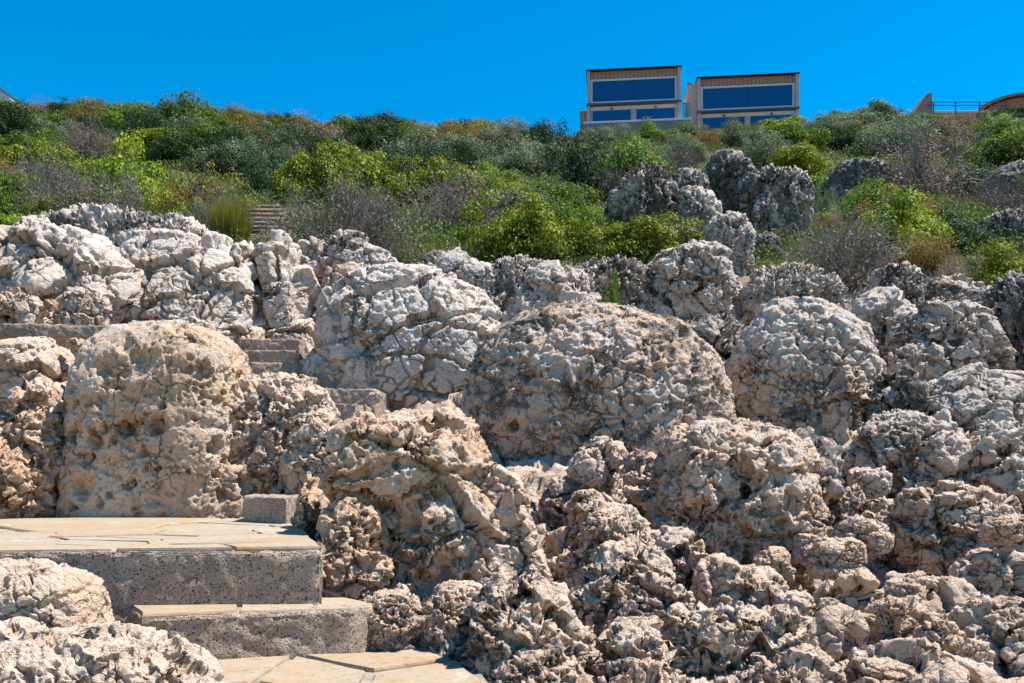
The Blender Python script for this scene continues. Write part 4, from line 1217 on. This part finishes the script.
def grass_proto():
    g = np.random.default_rng(5)
    n = 2600
    th = g.uniform(0, 2 * np.pi, n); r = np.sqrt(g.random(n)) * .6
    P0 = np.stack([np.cos(th) * r, np.sin(th) * r, np.zeros(n)], 1)
    lean = np.stack([np.cos(th) * r * .7 + g.normal(size=n) * .3, np.sin(th) * r * .7 + g.normal(size=n) * .3, np.ones(n)], 1)
    h = g.uniform(.45, 1.0, n)
    Tn = nrm(lean); L = h
    Bn = nrm(np.cross(Tn, g.normal(size=(n, 3))))
    return mk('foliage', quads(P0 + Tn * (L * .5)[:, None], Tn, Bn, L, np.full(n, .022), 0.1), LM['straw'])

def ground_hit(px, py):
    ds = np.linspace(15, 99, 1200)
    z = terrain_z((px - 512) / F * ds, ds)
    tp = HY - (z - EYE) / ds * F
    ok = np.nonzero(tp <= py)[0]
    return float(ds[ok[0]]) if len(ok) else None

WORD = {'bright': 'bright green leafy', 'green': 'mid green', 'dark': 'dark green', 'sage': 'grey green', 'rust': 'olive and rust tinted',
        'mauve': 'dry mauve twiggy', 'dry': 'bare grey twiggy'}
USED = []
# rows of the picture that the skyline of the scrub reaches
SKYX = [-60, 0, 60, 110, 150, 175, 200, 238, 260, 400, 540, 560, 600, 690, 800, 815, 850, 880, 903, 915, 935, 1000, 1024, 1090]
SKYY = [96, 97, 100, 102, 98, 91, 92, 108, 112, 119, 120, 115, 122, 122, 121, 112, 104, 98, 110, 116, 116, 108, 106, 106]
GR = None
def bush(kind, x0, x1, yt, yb, label, group=None, parts=True, d=None, sink=.12):
    px = (x0 + x1) / 2
    d = d or ground_hit(px, yb) or 92.0
    k = d / F
    W = (x1 - x0) * k / 2; H = (yb - yt) * k
    x = (px - 512) * k
    z = float(terrain_z(x, d))
    H = max(H, EYE + (HY - yt) * k - z)
    lim = max(float(np.interp(px + e * (x1 - x0), SKYX, SKYY)) for e in (-.2, 0, .2))
    H = (1.25 if kind == 'juniper' else 1.08) * max(0.35, min(H, EYE + (HY - lim) * k - z))
    if kind == 'straw':
        global GR
        GR = GR or grass_proto()
        o = link('grass_tuft', GR, None, None, (x, d, z - .1)); o.scale = (W, W * .9, H * 1.08)
        return tag(o, label, 'grass', group)
    fol, st = proto(kind)[rnd.randrange(3)]
    rz = rnd.uniform(0, 6.283)
    sc = (W * 1.32, W * rnd.uniform(1.1, 1.3), H * 1.15)
    if parts:
        t = empty('shrub', (x, d, z - sink * H), label, 'shrub', group, rz)
        t.scale = sc
        link('foliage', fol, None, t); link('twigs' if kind in ('mauve', 'dry') else 'stems', st, None, t)
    else:
        t = link('shrub', fol, None, None, (x, d, z - sink * H)); t.scale = sc; t.rotation_euler = (0, 0, rz)
        tag(t, label, 'shrub', group)
    USED.append((x0, x1, yt, yb))
    return t

HAND = [
 ('dark', -30, 60, 96, 150, 'dark green bush on the ridge under the white gable'),
 ('green', 52, 112, 98, 130, 'rounded green bush on the left skyline'),
 ('mauve', 100, 150, 104, 135, 'brownish scrub bush on the left skyline'),
 ('green', 150, 238, 91, 132, 'broad green dome of a bush topping the left skyline'),
 ('mauve', 58, 128, 120, 158, 'brown heathery bush above the bright green one'),
 ('dry', 8, 80, 146, 196, 'dark bare twiggy bush at the left above the cliff'),
 ('green', -20, 40, 160, 216, 'green bush at the left edge above the slab'),
 ('bright', 84, 178, 134, 215, 'bright yellow green bush left of the path'),
 ('rust', 142, 250, 146, 230, 'large rust topped bush left of the path'),
 ('dry', 30, 105, 168, 222, 'dark grey twiggy bush above the lichen ridge'),
 ('bright', 15, 65, 190, 222, 'low bright green tuft above the lichen ridge'),
 ('dry', 98, 165, 172, 224, 'grey twiggy bush under the bright green one'),
 ('bright', 150, 215, 188, 236, 'lime green bush above the lichen hump'),
 ('dry', 185, 235, 180, 240, 'dark twiggy bush beside the tall yellow grass'),
 ('straw', 208, 254, 194, 246, 'tall yellow green grass tuft beside the log steps'),
 ('sage', 205, 262, 128, 180, 'grey green bush in the hollow above the path'),
 ('dark', 240, 292, 138, 200, 'dark bush in the shaded gap above the path'),  # dark leaves stand in for the shadow in this gap
 ('sage', 262, 312, 124, 168, 'grey bush above the gap of the path'),
 ('bright', 282, 352, 136, 205, 'bright green bush right of the path'),
 ('dry', 266, 418, 178, 262, 'big bare grey thicket right of the log steps'),
 ('dry', 330, 420, 196, 262, 'lower front of the grey thicket over the sloping slab'),
 ('bright', 318, 412, 134, 196, 'wide bright green bush above the grey thicket'),
 ('bright', 392, 482, 148, 212, 'bright green bush in the middle of the slope'),
 ('mauve', 410, 500, 172, 232, 'brown twiggy bush over the low grey outcrop'),
 ('bright', 462, 566, 184, 256, 'bright green bush over the ridge rocks'),
 ('green', 532, 612, 194, 244, 'olive green bush behind the ridge boulders'),
 ('bright', 590, 692, 208, 256, 'low bright green strip of bush on the ridge'),
 ('bright', 545, 610, 205, 250, 'lime green bush at the left of the low strip'),
 ('sage', 430, 500, 122, 165, 'pale grey green bush mid slope'),
 ('sage', 486, 556, 128, 172, 'silvery bush left of the dark juniper'),
 ('juniper', 538, 606, 100, 178, 'tall dark juniper left of the houses'),
 ('juniper', 548, 616, 128, 200, 'dark spreading bush at the foot of the juniper'),
 ('green', 574, 676, 120, 190, 'big green bush below the taller house'),
 ('dry', 588, 632, 162, 202, 'shaded twiggy bush under the big green bush'),
 ('dry', 654, 704, 136, 178, 'pale dry bush above the tall outcrop'),
 ('rust', 688, 742, 178, 226, 'olive dry bush between the outcrops'),
 ('dry', 668, 700, 166, 200, 'grey brushwood between the two left outcrops'),
 ('bright', 760, 832, 138, 180, 'lime green bush above the grooved outcrop'),
 ('sage', 806, 836, 176, 222, 'grey green bush at the right of the grooved outcrop'),
 ('dry', 776, 892, 204, 286, 'large bare grey thicket on the right slope'),
 ('rust', 800, 850, 206, 240, 'olive top of the thicket beside the grooved outcrop'),
 ('mauve', 866, 978, 122, 200, 'big mauve twiggy bush on the right slope'),
 ('bright', 856, 958, 188, 258, 'bright green bush right of the grey thicket'),
 ('rust', 866, 956, 222, 272, 'rust coloured dry bush over the small split boulder'),
 ('dark', 930, 992, 160, 200, 'dark green bush under the mauve bush'),
 ('mauve', 962, 1050, 174, 222, 'mauve twiggy bush near the right edge'),
 ('bright', 968, 1060, 238, 296, 'yellow green bush above the dark wall at the right edge'),
 ('mauve', 920, 985, 254, 296, 'reddish dry twigs on the right ridge'),
 ('green', 960, 1060, 118, 168, 'green bush below the parapet at the right'),
 ('green', 810, 850, 103, 130, 'green bush right of the lower house'),
 ('green', 844, 896, 97, 128, 'round green tree like bush on the right skyline'),
 ('sage', 578, 632, 123, 146, 'grey green bush under the corner of the taller house'),
 ('green', 620, 672, 122, 144, 'green bush before the retaining wall of the taller house'),
 ('sage', 660, 708, 121, 144, 'silvery bush between the two glass fronted houses'),
 ('sage', 700, 760, 116, 150, 'grey green bush in front of the lower house'),
 ('rust', 760, 800, 114, 140, 'brown bush at the right corner of the lower house'),
 ('green', 708, 756, 114, 132, 'small green bush at the left corner of the lower house'),
]
for h in HAND:
    bush(*h)
bush('green', 594, 624, 262, 300, 'small green plant growing in a cleft of the grey ridge', d=12.9)
# the rest of the scrub up to the crest: row after row
FILL = ['sage', 'green', 'dark', 'mauve', 'green', 'rust', 'sage', 'dark', 'green', 'bright']
OUTC = [(676, 760, 200, 262), (615, 680, 165, 250), (738, 812, 168, 248), (818, 896, 158, 196), (700, 750, 150, 195), (236, 296, 195, 262)]
nfill = 0
rf = random.Random(23)
for row, py in enumerate((112, 117, 122, 127, 133, 140, 148, 157, 167, 178, 190, 203, 217, 231, 244)):
    wpx = (30 + row * 3.0)
    px = -20 + (row % 2) * wpx * .5
    while px < 1050:
        w_ = wpx * rf.uniform(.75, 1.4)
        yb = py + rf.uniform(-4, 4); cx = px + w_ / 2
        d = ground_hit(cx, yb)
        hgt = w_ * rf.uniform(.45, .75)
        yt = yb - hgt
        px += w_ * .86
        if d is None or d > 97: continue
        if any(a < cx < b and c < yb < e + 6 for a, b, c, e in OUTC): continue
        if 575 < cx < 810 and yt < 122: yt = max(yt, 121 + rf.uniform(0, 5))
        if yb - yt < 6: continue
        if any(a + 6 < cx < b - 6 and ((c - 2 < yt and yb < e - 4) or (py > 158 and yb >= e - 2 and yt < e - .35 * (e - c)) or (b < 640 and a > 530 and yb >= e - 2 and yt < e - .35 * (e - c))) for a, b, c, e in USED[:len(HAND)]): continue
        kind = FILL[rf.randrange(len(FILL))]
        if row > 8 and rf.random() < .2: kind = 'bright'
        lab = WORD[kind] + ' low shrub among others of its kind in the hillside scrub'
        bush(kind, cx - w_ * .62, cx + w_ * .62, yt, yb, lab, WORD[kind] + ' shrubs of the hillside scrub', parts=False)
        nfill += 1
print('filler shrubs', nfill, 'by hand', len(HAND))

# ground cover: countless little tufts between the shrubs
def cover():
    g = np.random.default_rng(9)
    n = 240000
    inv = g.uniform(1 / 97, 1 / 17.5, n); d = 1 / inv
    d = np.where(g.random(n) < .5, g.uniform(17.5, 97, n), d)
    px = g.uniform(-60, 1084, n)
    x = (px - 512) / F * d
    z = terrain_z(x, d)
    L = d * .0009 * g.uniform(.7, 1.6, n) + .018
    keep = ~((px > 244) & (px < 292) & (d < 24.5) & (d > 18))
    d, x, z, L = d[keep], x[keep], z[keep], L[keep]; n = len(d)
    P = np.stack([x, d, z + (L * 2.0 + .38) * g.random(n) ** 1.5], 1)
    Tn = nrm(g.normal(size=(n, 3)) * .6 + np.array([0, 0, .9])); Bn = nrm(np.cross(Tn, g.normal(size=(n, 3))))
    me = mk('undergrowth', quads(P, Tn, Bn, L * 2.2, L * .9, .15), leaf_mat('low_scrub_leaves',
            [(0.075, 0.125, 0.020), (0.145, 0.19, 0.030), (0.17, 0.12, 0.055), (0.11, 0.13, 0.04)]))
    o = link('undergrowth', me)
    tag(o, 'low mixed scrub and dry grass covering the hillside between the shrubs', kind='stuff')
cover()
# ------------------------------------------------------------------ bake relief, light, camera
RUB = []
for q in range(6):
    rr = random.Random(q + 50)
    v, f = stone_base(4, 1, .8, .62, 3.4, [((rr.uniform(-.4, .4), rr.uniform(-.3, .3), .2), (.6, .6, .5), (.4, .2, 1.0))], (0, 0, 0), (0, -1, 0), 0.0)
    me = mesh_np('stone', v, f); rocky_attr(me)
    o = link('stone', me, ROCK)
    tag(o, 'small broken stone lying loose among the boulders', 'stone', 'small loose stones among the boulders')
    o['tint'] = .8; o['warm'] = .5; o['lichen'] = .1; o['pale'] = .9; o['grain'] = 2.6
    add_relief(o, (q * 3.1, q * 7.7, 4.0), 0.9, **STYLE['chip'])
    RUB.append(o)
apply_relief()
for me in bpy.data.meshes:
    if 'rocky' in me.attributes:
        me.attributes.remove(me.attributes['rocky'])

def rubble(n):
    """small stones dropped on whatever lies under them"""
    cell = 0.03; x0, x1, y0, y1 = -1.2, 5.0, 3.4, 8.0
    nx, ny = int((x1 - x0) / cell), int((y1 - y0) / cell)
    H = np.full((nx, ny), -9.0)
    for o in COL.objects:
        if o.type == 'MESH' and o.parent is None and o.name.split('.')[0] in ('boulder', 'stone', 'terrain'):
            v = np.empty(len(o.data.vertices) * 3, dtype=np.float32); o.data.vertices.foreach_get('co', v)
            v = v.reshape(-1, 3) + np.array(o.location, dtype=np.float32)
            i_ = ((v[:, 0] - x0) / cell).astype(int); j_ = ((v[:, 1] - y0) / cell).astype(int)
            k = (i_ >= 0) & (i_ < nx) & (j_ >= 0) & (j_ < ny)
            np.maximum.at(H, (i_[k], j_[k]), v[k, 2])
    rr = random.Random(77)
    zones = [(560, 700, 4.4, 6.6), (690, 1015, 3.8, 6.4), (780, 1000, 3.7, 5.8), (360, 520, 3.9, 4.5), (500, 600, 4.8, 6.4)]
    done = 0
    for q in range(n * 6):
        if done >= n: break
        z = zones[q % len(zones)] if q % 3 else zones[2]
        d = rr.uniform(z[2], z[3]); px = rr.uniform(z[0], z[1]); x = gx(px, d)
        i_, j_ = int((x - x0) / cell), int((d - y0) / cell)
        if not (3 < i_ < nx - 4 and 3 < j_ < ny - 4): continue
        w_ = H[i_ - 2:i_ + 3, j_ - 2:j_ + 3]
        if w_.min() < -5 or w_.max() - w_.min() > 0.11: continue      # only where a stone can lie
        s = rr.uniform(.025, .065)
        o = RUB[done % len(RUB)] if done < len(RUB) else RUB[done % len(RUB)].copy()
        if done >= len(RUB): COL.objects.link(o)
        o.location = (x, d, float(w_.mean()) - s * .25)
        o.rotation_euler = (rr.uniform(-.4, .4), rr.uniform(-.4, .4), rr.uniform(0, 6.28)); o.scale = (s, s * rr.uniform(.7, 1), s * rr.uniform(.7, 1.1))
        o['warm'] = rr.uniform(.2, .8); o['lichen'] = rr.uniform(0, .3)
        done += 1
rubble(90)

SUN = Vector((0.46, 0.03, 0.885)).normalized()     # towards the sun: right, high, barely in front of the cliff
w = bpy.data.worlds.new('World'); scn.world = w
w.use_nodes = True
nt = w.node_tree; nt.nodes.clear()
t = T(nt)
sky = t.n('ShaderNodeTexSky'); sky.sky_type = 'NISHITA'
sky.sun_disc = False
sky.sun_elevation = math.asin(SUN.z); sky.sun_rotation = math.atan2(SUN.x, SUN.y)
sky.altitude = 0; sky.air_density = 1.0; sky.dust_density = 0.0; sky.ozone_density = 4.0
hs = t.n('ShaderNodeHueSaturation'); hs.inputs['Saturation'].default_value = 1.55; hs.inputs['Hue'].default_value = 0.492
t.t.links.new(sky.outputs[0], hs.inputs['Color'])
bg = t.n('ShaderNodeBackground'); bg.inputs['Strength'].default_value = 0.108
t.t.links.new(hs.outputs[0], bg.inputs['Color'])
wo = t.n('ShaderNodeOutputWorld'); t.t.links.new(bg.outputs[0], wo.inputs['Surface'])

ld = bpy.data.lights.new('sun', 'SUN'); ld.energy = 5.0; ld.angle = R(0.5); ld.color = (1.0, 0.955, 0.895)
lo = bpy.data.objects.new('sun', ld); COL.objects.link(lo)
lo.rotation_euler = SUN.to_track_quat('Z', 'Y').to_euler(); lo.location = (30, 10, 60)

cd = bpy.data.cameras.new('camera'); cam = bpy.data.objects.new('camera', cd); COL.objects.link(cam)
cam.location = (0, 0, EYE); cam.rotation_euler = (R(90), 0, 0)
cd.sensor_fit = 'HORIZONTAL'; cd.sensor_width = 36.0; cd.lens = 36.0 * F / 1024.0
cd.shift_y = (HY - 341.5) / 1024.0
cd.clip_start = 0.05; cd.clip_end = 2000
scn.camera = cam
vs = scn.view_settings
vs.view_transform = 'Standard'; vs.look = 'None'; vs.exposure = 0.86; vs.gamma = 1.0; vs.use_curve_mapping = False
scn.cycles.use_denoising = True
scn.cycles.denoiser = 'OPENIMAGEDENOISE'
scn.cycles.denoising_input_passes = 'RGB_ALBEDO_NORMAL'
scn.cycles.denoising_prefilter = 'ACCURATE'
scn.cycles.sample_clamp_indirect = 3.0
scn.cycles.use_adaptive_sampling = True; scn.cycles.adaptive_threshold = 0.012
scn.cycles.max_bounces = 6; scn.cycles.diffuse_bounces = 3; scn.cycles.transparent_max_bounces = 8
